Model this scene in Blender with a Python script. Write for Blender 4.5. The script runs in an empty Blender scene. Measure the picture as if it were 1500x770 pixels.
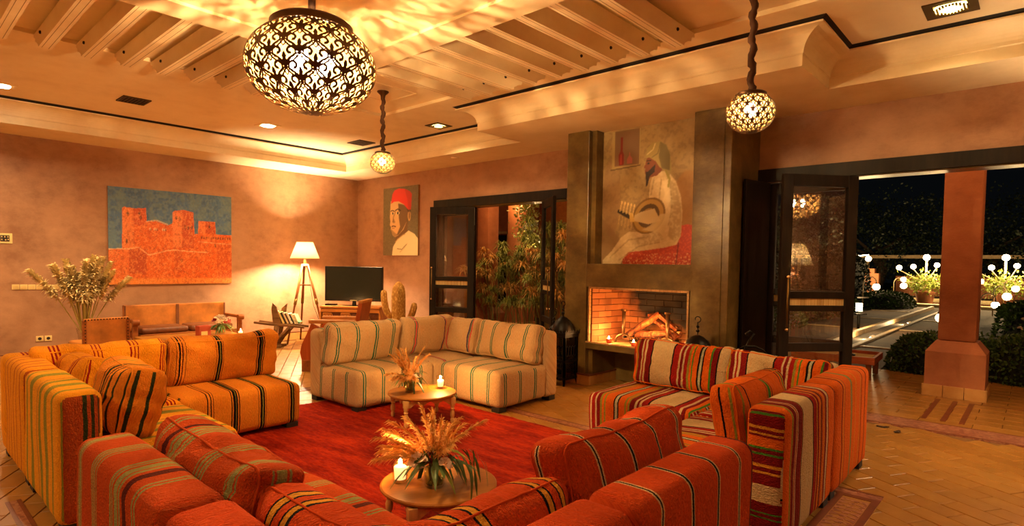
import bpy, bmesh, math, random
import numpy as np
from mathutils import Vector, Matrix, noise as mnoise
random.seed(7)
sc = bpy.context.scene
COL = sc.collection
PI = math.pi

# ---------------------------------------------------------------- camera
F_PX, YAW, PIT, ROL, SHIFT = 853.24, 0.7360116, -0.0410397, 0.01561115, 36.4
cd = bpy.data.cameras.new('camera'); cam = bpy.data.objects.new('camera', cd); COL.objects.link(cam)
cd.sensor_fit = 'HORIZONTAL'; cd.sensor_width = 36.0; cd.lens = F_PX/1500*36.0
cd.shift_y = SHIFT/1500.0; cd.clip_start = .02; cd.clip_end = 300
_F = Vector((-math.sin(YAW)*math.cos(PIT), math.cos(YAW)*math.cos(PIT), math.sin(PIT)))
_R = Vector((math.cos(YAW), math.sin(YAW), 0)); _U = _R.cross(_F)
_c, _s = math.cos(ROL), math.sin(ROL)
_R2 = _R*_c+_U*_s; _U2 = _U*_c-_R*_s
cam.matrix_world = Matrix(((_R2.x, _U2.x, -_F.x, 0), (_R2.y, _U2.y, -_F.y, 0), (_R2.z, _U2.z, -_F.z, 1.4), (0, 0, 0, 1)))
sc.camera = cam

# ---------------------------------------------------------------- world (night sky)
w = bpy.data.worlds.new('night_sky'); sc.world = w; w.use_nodes = True
bg = w.node_tree.nodes['Background']; bg.inputs[0].default_value = (.0004, .0005, .0006, 1); bg.inputs[1].default_value = 1.0

# ---------------------------------------------------------------- exposure
vs = sc.view_settings; vs.view_transform = 'Standard'; vs.look = 'None'; vs.gamma = 1.0
vs.use_curve_mapping = False; vs.exposure = 2.25

WARM = (1.0, .68, .34)
def point(name, loc, watts, rad=.03, col=WARM):
    d = bpy.data.lights.new(name, 'POINT'); d.energy = watts; d.shadow_soft_size = rad; d.color = col
    o = bpy.data.objects.new(name, d); COL.objects.link(o); o.location = loc; return o
def spot(name, loc, watts, ang=150, rad=.05, blend=.8, col=WARM):
    d = bpy.data.lights.new(name, 'SPOT'); d.energy = watts; d.shadow_soft_size = rad; d.color = col
    d.spot_size = math.radians(ang); d.spot_blend = blend
    o = bpy.data.objects.new(name, d); COL.objects.link(o); o.location = loc; return o

# recessed ceiling lamps of the room: (x, y, kind, watts)   kinds: white / amber
XL, YR, WT, CZ = -9.78, 6.343, 2.95, 3.22
XR, YF = 3.0, -3.6
# ================================================================ helpers
def s2l(c):
    return tuple(((v/12.92) if v <= .04045 else ((v+.055)/1.055)**2.4) for v in c)
def hexc(h):
    return s2l(tuple(int(h[i:i+2], 16)/255 for i in (0, 2, 4)))+(1,)

def link(name, me, mat=None, parent=None, loc=None):
    o = bpy.data.objects.new(name, me); COL.objects.link(o)
    if mat is not None:
        me.materials.clear()
        for m in (mat if isinstance(mat, (list, tuple)) else [mat]): me.materials.append(m)
    if parent is not None: o.parent = parent
    if loc is not None: o.location = loc
    return o
def tag(o, label=None, cat=None, group=None, kind=None):
    if label: o['label'] = label
    if cat: o['category'] = cat
    if group: o['group'] = group
    if kind: o['kind'] = kind
    return o
def thing(name, label, cat, loc=(0, 0, 0), rz=0, group=None):
    o = bpy.data.objects.new(name, None); COL.objects.link(o); o.empty_display_size = .1
    o.location = loc; o.rotation_euler = (0, 0, rz)
    return tag(o, label, cat, group)
def kids(o): return [c for c in bpy.data.objects if c.parent == o]
def copy_tree(o, parent=None, ch=None):
    if ch is None:
        ch = {}
        for c in bpy.data.objects:
            if c.parent: ch.setdefault(c.parent.name, []).append(c)
    n = o.copy(); COL.objects.link(n); n.parent = parent
    for c in ch.get(o.name, []): copy_tree(c, n, ch)
    return n

class MB:
    "collects geometry for ONE mesh"
    def __init__(s): s.v = []; s.f = []; s.uv = None; s.mi = []
    def add(s, vs, fs, M=None, mi=0):
        b = len(s.v)
        if M is not None: vs = [tuple(M @ Vector(p)) for p in vs]
        s.v += [tuple(p) for p in vs]; s.f += [tuple(i+b for i in f) for f in fs]; s.mi += [mi]*len(fs)
    def box(s, x0, x1, y0, y1, z0, z1, b=0, M=None, mi=0):
        if b <= 0:
            v = [(x, y, z) for z in (z0, z1) for y in (y0, y1) for x in (x0, x1)]
            s.add(v, [(0, 2, 3, 1), (4, 5, 7, 6), (0, 1, 5, 4), (2, 6, 7, 3), (0, 4, 6, 2), (1, 3, 7, 5)], M, mi); return
        bm = bmesh.new(); bmesh.ops.create_cube(bm, size=1)
        bmesh.ops.scale(bm, vec=(x1-x0, y1-y0, z1-z0), verts=bm.verts)
        bmesh.ops.translate(bm, vec=((x0+x1)/2, (y0+y1)/2, (z0+z1)/2), verts=bm.verts)
        bmesh.ops.bevel(bm, geom=bm.edges[:], offset=min(b, .45*min(x1-x0, y1-y0, z1-z0)), segments=2, affect='EDGES', profile=.5)
        s.bm(bm, M, mi)
    def bm(s, bm, M=None, mi=0):
        bm.verts.index_update(); s.add([v.co[:] for v in bm.verts], [[v.index for v in f.verts] for f in bm.faces], M, mi); bm.free()
    def lathe(s, prof, seg=24, M=None, mi=0, cap=True):
        n = len(prof); v = []; f = []
        for i in range(seg):
            a = 2*PI*i/seg; c, q = math.cos(a), math.sin(a)
            v += [(r*c, r*q, z) for r, z in prof]
        for i in range(seg):
            j = (i+1) % seg
            for k in range(n-1): f.append((i*n+k, j*n+k, j*n+k+1, i*n+k+1))
        if cap:
            if prof[0][0] > 1e-5: f.append(tuple(i*n for i in range(seg))[::-1])
            if prof[-1][0] > 1e-5: f.append(tuple(i*n+n-1 for i in range(seg)))
        s.add(v, f, M, mi)
    def tube(s, pts, r, seg=8, M=None, mi=0, closed=False, cap=True):
        pts = [Vector(p) for p in pts]; n = len(pts)
        if not hasattr(r, '__len__'): r = [r]*n
        v = []; f = []; up = None
        for i, p in enumerate(pts):
            if closed: t = pts[(i+1) % n]-pts[i-1]
            else: t = pts[min(i+1, n-1)]-pts[max(i-1, 0)]
            if t.length < 1e-9: t = Vector((0, 0, 1))
            t.normalize()
            if up is None:
                up = Vector((0, 0, 1)) if abs(t.z) < .9 else Vector((1, 0, 0))
            a = t.cross(up)
            if a.length < 1e-6: a = t.orthogonal()
            a.normalize(); b = a.cross(t); up = b
            for k in range(seg):
                q = 2*PI*k/seg; v.append(tuple(p+(a*math.cos(q)+b*math.sin(q))*r[i]))
        m = n if closed else n-1
        for i in range(m):
            j = (i+1) % n
            for k in range(seg): l = (k+1) % seg; f.append((i*seg+k, i*seg+l, j*seg+l, j*seg+k))
        if cap and not closed:
            f.append(tuple(range(seg))[::-1]); f.append(tuple((n-1)*seg+k for k in range(seg)))
        s.add(v, f, M, mi)
    def ball(s, c, r, seg=12, rings=8, M=None, mi=0, sq=(1, 1, 1)):
        prof = [(r*math.sin(PI*k/rings), -r*math.cos(PI*k/rings)) for k in range(rings+1)]
        prof[0] = (1e-4*r, prof[0][1]); prof[-1] = (1e-4*r, prof[-1][1])
        MM = Matrix.Translation(c) @ Matrix.Diagonal((sq[0], sq[1], sq[2], 1))
        if M is not None: MM = M @ MM
        s.lathe(prof, seg, MM, mi, cap=False)
    def prism(s, poly, d0, d1, axis='y', M=None, mi=0):
        "poly: list of (a,b); extruded along axis from d0 to d1"
        def P(a, b, d): return {'y': (a, d, b), 'x': (d, a, b), 'z': (a, b, d)}[axis]
        n = len(poly); v = [P(a, b, d0) for a, b in poly]+[P(a, b, d1) for a, b in poly]
        f = [tuple(range(n))[::-1], tuple(range(n, 2*n))]
        for i in range(n): j = (i+1) % n; f.append((i, j, n+j, n+i))
        s.add(v, f, M, mi)
    def quad(s, a, b, c, d, mi=0): s.add([a, b, c, d], [(0, 1, 2, 3)], None, mi)
    def mesh(s, name, smooth=False, fix=True, angle=None):
        me = bpy.data.meshes.new(name); me.from_pydata(s.v, [], s.f)
        if any(s.mi): me.polygons.foreach_set('material_index', s.mi)
        if fix:
            bm = bmesh.new(); bm.from_mesh(me); bmesh.ops.recalc_face_normals(bm, faces=bm.faces); bm.to_mesh(me); bm.free()
        if smooth:
            me.polygons.foreach_set('use_smooth', [True]*len(me.polygons))
            if angle is not None:
                try: me.set_sharp_from_angle(angle=math.radians(angle))
                except Exception: pass
        me.update(); return me
    def build(s, name, mat, parent=None, smooth=False, fix=True, loc=None, angle=None):
        return link(name, s.mesh(name, smooth, fix, angle), mat, parent, loc)
def Tr(x=0, y=0, z=0): return Matrix.Translation((x, y, z))
def Rz(a): return Matrix.Rotation(a, 4, 'Z')
def Rx(a): return Matrix.Rotation(a, 4, 'X')
def Ry(a): return Matrix.Rotation(a, 4, 'Y')
def seg_M(p, q):
    "matrix whose z axis runs from p to q, with its length"
    p = Vector(p); q = Vector(q); d = q-p
    return Matrix.Translation(p) @ d.to_track_quat('Z', 'Y').to_matrix().to_4x4(), d.length

# ---------------------------------------------------------------- materials
class NT:
    def __init__(s, name):
        s.m = bpy.data.materials.new(name); s.m.use_nodes = True; s.t = s.m.node_tree
        for n in list(s.t.nodes): s.t.nodes.remove(n)
        s.out = s.n('ShaderNodeOutputMaterial')
    def n(s, ty, ins={}, **kw):
        n = s.t.nodes.new(ty)
        for k, v in kw.items(): setattr(n, k, v)
        for k, v in ins.items():
            if isinstance(v, bpy.types.NodeSocket): s.t.links.new(v, n.inputs[k])
            else: n.inputs[k].default_value = v
        return n
    def l(s, a, b): s.t.links.new(a, b)
    def tex(s, which='Object'): return s.n('ShaderNodeTexCoord').outputs[which]
    def noise(s, vec, scale, detail=4, rough=.5): return s.n('ShaderNodeTexNoise', {'Vector': vec, 'Scale': scale, 'Detail': detail, 'Roughness': rough}).outputs['Fac']
    def scale(s, vec, sc_): return s.n('ShaderNodeMapping', {'Vector': vec, 'Scale': sc_}).outputs[0]
    def ramp(s, fac, stops, interp='LINEAR'):
        r = s.n('ShaderNodeValToRGB', {'Fac': fac}); cr = r.color_ramp; cr.interpolation = interp
        while len(cr.elements) < len(stops): cr.elements.new(1)
        for e, (p, c) in zip(cr.elements, stops): e.position = p
        for e, (p, c) in zip(cr.elements, stops): e.color = c
        return r.outputs[0]
    def mix(s, fac, a, b, mode='MIX'):
        m = s.n('ShaderNodeMix', data_type='RGBA', blend_type=mode)
        for i, v in ((0, fac), (6, a), (7, b)):
            if isinstance(v, bpy.types.NodeSocket): s.l(v, m.inputs[i])
            else: m.inputs[i].default_value = v
        return m.outputs[2]
    def math(s, op, a, b=0.0, c=0.0):
        m = s.n('ShaderNodeMath', operation=op)
        for i, v in enumerate((a, b, c)):
            if isinstance(v, bpy.types.NodeSocket): s.l(v, m.inputs[i])
            else: m.inputs[i].default_value = v
        return m.outputs[0]
    def bump(s, h, strength=.3, dist=.01): return s.n('ShaderNodeBump', {'Height': h, 'Strength': strength, 'Distance': dist}).outputs[0]
    def pbr(s, col, rough=.6, bump=None, **kw):
        p = s.n('ShaderNodeBsdfPrincipled'); ins = {'Base Color': col, 'Roughness': rough}
        if bump is not None: ins['Normal'] = bump
        ins.update(kw)
        for k, v in ins.items():
            if isinstance(v, bpy.types.NodeSocket): s.l(v, p.inputs[k])
            else: p.inputs[k].default_value = v
        s.l(p.outputs[0], s.out.inputs[0]); return s.m
MATS = {}
def mat(name, col, rough=.6, metal=0, var=.12, vs_=8, bmp=.15, bscale=40, **kw):
    "general material: base colour with soft variation and fine relief"
    if name in MATS: return MATS[name]
    t = NT(name); c = hexc(col) if isinstance(col, str) else col
    tc = t.tex(); nz = t.noise(tc, vs_, 5, .6)
    k = t.ramp(nz, [(.3, tuple(v*(1-var*2) for v in c[:3])+(1,)), (.7, tuple(min(1, v*(1+var)) for v in c[:3])+(1,))])
    b = t.bump(t.noise(tc, bscale, 3, .6), bmp, .004) if bmp else None
    MATS[name] = t.pbr(k, rough, b, Metallic=metal, **kw); return MATS[name]
def emit(name, col, strength):
    if name in MATS: return MATS[name]
    t = NT(name); e = t.n('ShaderNodeEmission', {'Color': tuple(col)+(1,), 'Strength': strength}); t.l(e.outputs[0], t.out.inputs[0])
    MATS[name] = t.m; return t.m
def wood(name, c0, c1, rough=.5, scale=6, axis='X', bmp=.2):
    if name in MATS: return MATS[name]
    t = NT(name); tc = t.tex(); sc_ = {'X': (.8, 9, 9), 'Y': (9, .8, 9), 'Z': (9, 9, .8)}[axis]
    v = t.scale(tc, sc_); nz = t.noise(v, scale*.4, 6, .65)
    col = t.ramp(nz, [(.3, hexc(c0)), (.62, hexc(c1))])
    big = t.noise(tc, 2.5, 3); col = t.mix(t.math('MULTIPLY', big, .5), col, hexc(c0))
    MATS[name] = t.pbr(col, rough, t.bump(nz, bmp, .003), **{'Specular IOR Level': .2}); return MATS[name]
def glass(name, tint=(1, 1, 1), f=.08):
    if name in MATS: return MATS[name]
    t = NT(name); tr = t.n('ShaderNodeBsdfTransparent', {'Color': tuple(tint)+(1,)}); gl = t.n('ShaderNodeBsdfGlossy', {'Roughness': 0.0})
    fr = t.math('POWER', t.n('ShaderNodeLayerWeight', {'Blend': .5}).outputs['Facing'], 5.0)
    m = t.n('ShaderNodeMixShader', {0: t.math('MULTIPLY_ADD', fr, .8, f), 1: tr.outputs[0], 2: gl.outputs[0]}); t.l(m.outputs[0], t.out.inputs[0])
    MATS[name] = t.m; return t.m
PAL = dict(org='F6A01A', yel='F6A822', rst='B04C18', red='A01A10', drd='7E1210', crm='D2B684', olv='9A9230', grn='4E8A2A', blk='120E0C', pale='C0C4A0', dor='EE9226', teal='1E6E5A', navy='3A3460', pink='D84A50', ecr='D2AE7C', sage='9A9A58', ylw='D8982A', dgr='343C1A', ro='C24A0E', r2='C6460A', o2='E86A14', cht='5A1C10', gry='8C8C70')
def fabric(name, base, stripes=(), L=1.0, fuzz=.7, rib=150, blotch=.16):
    """woven wool cover; stripes = [(u, width, key)] in metres along UV.x, printed on base"""
    if name in MATS: return MATS[name]
    t = NT(name); uv = t.tex('UV'); tc = t.tex()
    sx = t.n('ShaderNodeSeparateXYZ', {0: uv}); u = sx.outputs[0]
    wob = t.math('MULTIPLY', t.math('SUBTRACT', t.noise(uv, 9, 2), .5), .012)
    wob2 = t.math('MULTIPLY', t.math('SUBTRACT', t.noise(t.scale(uv, (30, 240, 1)), 1, 1), .5), .006)
    uu = t.math('DIVIDE', t.math('ADD', t.math('ADD', u, wob), wob2), L)
    ev = [(0, base)]
    for (a, wd, k) in sorted(stripes):
        if ev[-1][0] > a-.0015: ev.pop()
        ev.append((a, k)); ev.append((a+wd, base))
    ev = [(max(0, min(1, a/L)), hexc(PAL[k])) for a, k in ev if a/L < 1][:32]
    col = t.ramp(uu, ev, 'CONSTANT') if len(ev) > 1 else None
    if col is None: col = t.mix(0.0, hexc(PAL[base]), hexc(PAL[base]))
    yarn = t.noise(t.scale(uv, (rib, 40, 1)), 1, 2)
    slub = t.noise(t.scale(uv, (60, 8, 1)), 1, 3)
    col = t.mix(t.math('MULTIPLY', yarn, .5), col, (.10, .03, .01, 1), 'MULTIPLY')
    col = t.mix(t.math('MULTIPLY', t.math('SUBTRACT', slub, .5), blotch*6), col, (.9, .25, .05, 1), 'SOFT_LIGHT')
    h = t.math('ADD', t.math('ADD', t.noise(t.scale(uv, (rib, 55, 1)), 1, 2), t.math('MULTIPLY', t.noise(uv, 130, 2), fuzz)), t.math('MULTIPLY', t.noise(t.scale(uv, (18, 5, 1)), 1, 2), 1.2))
    MATS[name] = t.pbr(col, .95, t.bump(h, 1.0, .012), **{'Specular IOR Level': .15}); return MATS[name]
# ---- soft block with rounded edges: seats, backrests, cushions
def _ax(d, r, n):
    e = [-d+r*(1-math.cos(PI/2*k/4)) for k in range(5)]
    e = [-d, -d+r*.1, -d+r*.35, -d+r*.65, -d+r]
    i = [(-d+r)+(2*d-2*r)*k/n for k in range(1, n)]
    return e+i+[-x for x in e[::-1]]
def softbox(dims, r=.05, puff=(0, 0, 0), n=(8, 8, 8), amp=.004, seed=0, freq=5, pinch=0, u='x', uo=0, sag=0, wr=0, endz=False, endc=False):
    """returns (verts, faces, uvs-per-loop, deform function); centred on origin"""
    D = Vector((dims[0]/2, dims[1]/2, dims[2]/2)); A = [_ax(D[i], min(r, D[i]*.95), n[i]) for i in range(3)]
    I = Vector([max(D[i]-min(r, D[i]*.95), 0) for i in range(3)])
    so = Vector((seed*7.3, seed*3.1, seed*1.7))
    def deform(p):
        q = Vector([max(-I[i], min(I[i], p[i])) for i in range(3)]); d = Vector(p)-q
        nrm = d.normalized() if d.length > 1e-9 else Vector((0, 0, 1))
        rr = min(r, min(D)*.95); c = q+Vector([nrm[i]*min(rr, D[i]) for i in range(3)])
        a = [c[i]/D[i] for i in range(3)]
        w_ = [max(0, 1-abs(a[(i+1) % 3])**2.5)*max(0, 1-abs(a[(i+2) % 3])**2.5) for i in range(3)]
        for i in range(3): c[i] += puff[i]*w_[i]*math.copysign(1, nrm[i])*min(1, abs(nrm[i])*1.2)
        if pinch:
            c.z *= 1-pinch*(1-abs(a[0])**3)*abs(a[2])**2*.5
            c.x *= 1-pinch*(1-abs(a[2])**3)*.35
        if sag: c.z -= sag*max(0, a[2])*(1-abs(a[0])**2)
        nz = mnoise.noise(c*freq+so); c += nrm*amp*nz*2
        if wr:
            k = mnoise.noise(Vector((c.x*4+c.z*9, c.y*2, c.z*3))+so); k2 = mnoise.noise(Vector((c.x*22, c.y*6, c.z*5))+so)
            c += nrm*wr*(abs(k)*1.2-.3+k2*.35)
        return c
    V = []; Fc = []; UV = []; idx = {}
    def vid(p):
        k = (round(p[0], 5), round(p[1], 5), round(p[2], 5))
        if k not in idx: idx[k] = len(V); V.append(tuple(deform(p)))
        return idx[k]
    for ax in range(3):
        a1, a2 = (ax+1) % 3, (ax+2) % 3
        for sg in (-1, 1):
            for i in range(len(A[a1])-1):
                for j in range(len(A[a2])-1):
                    cs = []
                    for (di, dj) in ((0, 0), (1, 0), (1, 1), (0, 1)):
                        p = [0, 0, 0]; p[ax] = sg*D[ax]; p[a1] = A[a1][i+di]; p[a2] = A[a2][j+dj]; cs.append(tuple(p))
                    if sg < 0: cs = cs[::-1]
                    Fc.append(tuple(vid(p) for p in cs))
                    L = 0 if u == 'x' else 1; O = 1-L
                    for p in cs:
                        if ax == L and endc: uu, vv = (uo+.004 if sg < 0 else 2*D[L]+uo-.004), p[2]+p[O]
                        elif ax == L: uu, vv = (p[2]+D[2], p[O]) if endz else (p[O]+D[O], p[2])
                        else: uu = p[L]+D[L]+uo; vv = p[2]+sg*p[O] if ax == O else p[O]*1.0
                        UV.append((uu, vv))
    return V, Fc, UV, deform
def soft_mesh(name, sb, M=None):
    V, Fc, UV, _ = sb; me = bpy.data.meshes.new(name)
    if M is not None: V = [tuple(M @ Vector(p)) for p in V]
    me.from_pydata(V, [], Fc); ul = me.uv_layers.new(name='UVMap')
    ul.data.foreach_set('uv', [c for p in UV for c in p])
    me.polygons.foreach_set('use_smooth', [True]*len(me.polygons)); me.update(); return me
# ================================================================ room shell
def plaster(name, c0, c1, c2, rough=.55, bs=.25):
    t = NT(name); tc = t.tex(); a = t.noise(tc, 1.3, 6, .62); b = t.noise(t.scale(tc, (1, 1, 1.5)), 5, 6, .7)
    f = t.math('ADD', t.math('MULTIPLY', a, .6), t.math('MULTIPLY', b, .4))
    col = t.ramp(f, [(.36, hexc(c0)), (.5, hexc(c1)), (.66, hexc(c2))])
    h = t.math('ADD', t.noise(tc, 9, 6, .7), t.math('MULTIPLY', t.noise(t.scale(tc, (1, 1, 3)), 30, 4), .4))
    return t.pbr(col, rough, t.bump(h, bs, .012))
M_wall = plaster('tadelakt_wall', '8C6042', 'A67A58', 'B68864')
M_ceil = plaster('ceiling_plaster', 'DCC69C', 'E6D2AA', 'ECDAB4', .7, .06)
M_soff = M_ceil
M_pill = plaster('polished_dark_plaster', '46361A', '665028', '86703C', .3, .25)
M_ext = plaster('terracotta_render', '8E5230', 'A4623A', 'B27044', .75, .3)
M_dark = mat('dark_gap', (.012, .008, .005, 1), .9, bmp=0)
M_frame = wood('dark_door_wood', '120D08', '261B0F', .45, 5, 'Z')
M_woven = NT('woven_reed'); _tc = M_woven.tex(); _w = M_woven.n('ShaderNodeTexBrick', {'Vector': M_woven.scale(_tc, (1, 1, 1)), 'Scale': 26.0, 'Color1': hexc('D8B878'), 'Color2': hexc('C09A58'), 'Mortar': hexc('7A5A2A'), 'Mortar Size': .03})
M_woven = M_woven.pbr(_w.outputs[0], .7)
M_glass = glass('door_glass', (.94, .94, .92), .15)
M_brass = mat('aged_brass', '8A6228', .35, 1.0, bmp=.1)
M_base = plaster('baseboard_tile', 'B07A3A', 'C88E4A', 'D8A45E', .45, .2)

# ---- floor slab and tiles
fl = MB(); fl.box(XL-.2, XR+.2, YF-.2, 6.2, -.12, -.012)
M_mortar = mat('floor_mortar', '7A5222', .8)
floor = fl.build('floor', M_mortar); tag(floor, 'tan terracotta tile floor laid in slanting courses', kind='structure')
t = NT('floor_tile_glaze'); oi = t.n('ShaderNodeObjectInfo'); ge = t.n('ShaderNodeNewGeometry')
rnd = t.math('FRACT', t.math('ADD', oi.outputs['Random'], ge.outputs['Random Per Island']))
tc = t.n('ShaderNodeNewGeometry').outputs['Position']
col = t.ramp(rnd, [(0, hexc('9E6C2A')), (.35, hexc('A8742E')), (.7, hexc('B07C34')), (1, hexc('A07030'))])
col = t.mix(t.math('MULTIPLY', t.noise(tc, 7, 5, .65), .7), col, hexc('7E5420'))
M_tile = t.pbr(col, t.math('MULTIPLY_ADD', t.noise(tc, 11, 3), .3, .22), t.bump(t.noise(tc, 6, 4, .6), .35, .01), **{'Specular IOR Level': .55})
TL, TW, TG, TA = .30, .148, .0045, math.radians(-31)
def tile_mesh(w, h, d=.012, b=.003):
    m = MB(); v = [(-w/2, -h/2, -d), (w/2, -h/2, -d), (w/2, h/2, -d), (-w/2, h/2, -d), (-w/2, -h/2, -b), (w/2, -h/2, -b), (w/2, h/2, -b), (-w/2, h/2, -b),
        (-w/2+b, -h/2+b, 0), (w/2-b, -h/2+b, 0), (w/2-b, h/2-b, 0), (-w/2+b, h/2-b, 0)]
    f = [(8, 9, 10, 11)]+[(i, (i+1) % 4, 4+(i+1) % 4, 4+i) for i in range(4)]+[(4+i, 4+(i+1) % 4, 8+(i+1) % 4, 8+i) for i in range(4)]
    m.add(v, f); return m
def view_px(p):
    d = Vector(p)-Vector((0, 0, 1.4)); z = d.dot(_F)
    if z < .1: return None
    return 750+F_PX*d.dot(_R2)/z, 385+SHIFT-F_PX*d.dot(_U2)/z, z
FOOT = [(-5.5, -4.5, .6, 2.42), (-5.5, -3.6, .6, 1.5), (-5.45, -4.57, 2.97, 4.8), (-5.45, -3.68, 3.9, 4.8), (-2.66, -.86, 3.85, 4.75), (-1.76, -.86, 2.92, 4.75), (-2.7, -.8, .5, 1.4), (-1.7, -.8, .5, 2.35), (-5.2, -1.1, .95, 3.88)]
BANDS = [(-5.95, -.66, 4.05, 4.17), (-.89, -.66, .45, 4.05), (-4.3, -.89, .49, .56), (-5.95, -5.80, 2.6, 4.05), (-2.24, .7, 6.17, 6.2)]
cells = []
ca, sa = math.cos(TA), math.sin(TA)
for j in range(-80, 80):
    for i in range(-50, 50):
        u = (i+(.5 if j % 2 else 0))*TL; v = j*TW; x = u*ca-v*sa; y = u*sa+v*ca
        if not (XL+.12 < x < XR-.1 and YF+.1 < y < 6.13): continue
        q = view_px((x, y, 0)); vis = q is not None and -10 < q[0] < 1510 and q[1] < 790
        if vis:
            # seen past the sofas?  sample the sight line at seat height
            for k in range(1, 24):
                s_ = k/24; px_, py_, pz_ = x*s_, y*s_, 1.4*(1-s_)
                hid = any(a < px_ < b and c < py_ < d and pz_ < (.7 if n_ < 8 else .0) for n_, (a, b, c, d) in enumerate(FOOT))
                if hid: vis = False; break
            if any(a < x < b and c < y < d for a, b, c, d in FOOT): vis = False
        cells.append((q[2] if vis else 99+random.random(), x, y))
cells.sort()
tm = tile_mesh(TL-TG, TW-TG).mesh('floor_tile', fix=False); tm.materials.append(M_tile)
for k, (z, x, y) in enumerate(cells[:300]):
    o = bpy.data.objects.new('floor_tile', tm); COL.objects.link(o); o.parent = floor
    o.location = (x, y, random.uniform(-.0012, .0008)); o.rotation_euler = (random.uniform(-.004, .004), random.uniform(-.003, .003), TA+random.uniform(-.006, .006))
rest = MB(); tmb = tile_mesh(TL-TG, TW-TG)
for z, x, y in cells[300:]:
    rest.add(tmb.v, tmb.f, Tr(x, y, random.uniform(-.0012, .0008)) @ Rz(TA+random.uniform(-.006, .006)))
ft = rest.build('floor_tile', M_tile, floor, fix=False); ft['kind'] = 'stuff'
# mosaic border bands
t = NT('mosaic_purple'); tc = t.n('ShaderNodeNewGeometry').outputs['Position']
vo = t.n('ShaderNodeTexVoronoi', {'Vector': tc, 'Scale': 42.0}); col = t.ramp(vo.outputs['Color'], [(.2, hexc('7A4434')), (.5, hexc('965E46')), (.8, hexc('A87858'))])
M_mos = t.pbr(col, .35, t.bump(vo.outputs['Distance'], .3, .004))
M_dkb = mat('dark_mosaic', '70381E', .4)
for bi, (a, b, c, d) in enumerate(BANDS):
    if bi == 4: a, b, c, d = -2.24, .7, 6.2, 6.55
    m = MB()
    if bi in (1, 3):   # zellige strip with zigzag teeth between two dark lines
        m.box(a, b, c, d, -.012, .003)
        o = m.build('mosaic_band', M_tile if bi == 1 else M_mos, floor); m2 = MB(); m3 = MB()
        m2.box(a, a+.04, c, d, .003, .0045); m2.box(b-.04, b, c, d, .003, .0045); m2.box(a, b, d-.03, d, .003, .0047)
        n = int((d-c-.06)/.055)
        for k in range(n):
            y0 = c+.02+k*.055
            m3.prism([(a+.045, y0), (a+.105, y0+.027), (a+.045, y0+.055)], .003, .0044, 'z'); m3.prism([(b-.045, y0), (b-.105, y0+.027), (b-.045, y0+.055)], .003, .0044, 'z')
            m3.box((a+b)/2-.018, (a+b)/2+.018, y0+.008, y0+.045, .003, .0044)
        m2.build('mosaic_border_line', M_dkb, o); g = m3.build('mosaic_tooth', M_mos, o); g['kind'] = 'stuff'
    else:
        m.box(a, b, c, d, -.012, .003); o = m.build('mosaic_band', M_mos, floor); m2 = MB()
        m2.box(a, b, c, c+.02, .003, .0045); m2.box(a, b, d-.02, d, .003, .0045); m2.build('mosaic_border_line', M_dkb, o)

# ---- walls
def wall(name, boxes, mt, lab):
    m = MB()
    for b in boxes: m.box(*b)
    o = m.build(name, mt); tag(o, lab, kind='structure'); return o
HT = 3.5
wall('wall_left', [(XL-.2, XL, YF-.2, YR+.2, -.02, HT)], M_wall, 'pinkish brown polished plaster wall with the fortress painting')
D1a, D1b, D2a, D2b, DH = -7.49, -4.60, -2.24, .70, 2.425
wall('wall_back', [(XL-.2, D1a, YR, YR+.2, -.02, HT), (D1b, D2a, YR, YR+.2, -.02, HT), (D2b, XR+.2, YR, YR+.2, -.02, HT), (D1a, D1b, YR, YR+.2, DH, HT), (D2a, D2b, YR, YR+.2, DH, HT)], M_wall, 'pinkish plaster wall with the fireplace and both garden doors')
wall('wall_right', [(XR, XR+.2, YF-.2, YR+.2, -.02, HT)], M_wall, 'pinkish plaster wall outside the frame on the right')
wall('wall_front', [(XL-.2, XR+.2, YF-.2, YF, -.02, HT)], M_wall, 'pinkish plaster wall behind the camera')
# baseboards
def baseboard(name, lab, runs):
    m = MB(); tp = MB()
    for (x0, x1, y0, y1) in runs: m.box(x0, x1, y0, y1, 0, .125); tp.box(x0-.001, x1+.001, y0-.001, y1+.001, .125, .137)
    o = m.build(name, M_base); tag(o, lab, kind='structure'); tp.build('top_strip', M_dkb, o)
baseboard('baseboard_left', 'tan tiled baseboard along the left wall', [(XL, XL+.02, YF, YR)])
baseboard('baseboard_back', 'tan tiled baseboard along the back wall', [(XL+.02, D1a-.02, YR-.02, YR), (D2b+.05, XR, YR-.02, YR)])

# ---- ceiling with recessed beam field, panel and beams
CXm = -3.2; PX0, PX1, PY0, PY1 = -4.495, -1.905, .54, 2.98       # hanging centre panel
RX0, RX1, RY0, RY1 = -6.2, -.2, -.85, 4.37                      # recessed field
c = MB(); Zr = CZ+.035
c.box(XL-.2, RX0, YF-.2, YR+.2, CZ, CZ+.25); c.box(RX1, XR+.2, YF-.2, YR+.2, CZ, CZ+.25)
c.box(RX0, RX1, YF-.2, RY0, CZ, CZ+.25); c.box(RX0, RX1, RY1, YR+.2, CZ, CZ+.25); c.box(RX0, RX1, RY0, RY1, Zr, CZ+.25)
ceiling = c.build('ceiling', M_ceil); tag(ceiling, 'cream plaster ceiling with a recessed field of beams', kind='structure')
p = MB(); p.box(PX0, PX1, PY0, PY1, 3.085, Zr); pan = p.build('ceiling_panel', M_ceil, ceiling)
p = MB()
for (a, b, c_, d) in ((PX0, PX1, PY0, PY0+.25), (PX0, PX1, PY1-.25, PY1), (PX0, PX0+.25, PY0+.25, PY1-.25), (PX1-.25, PX1, PY0+.25, PY1-.25)): p.box(a, b, c_, d, 3.065, 3.0849)
p.build('panel_border', M_ceil, pan)
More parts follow.
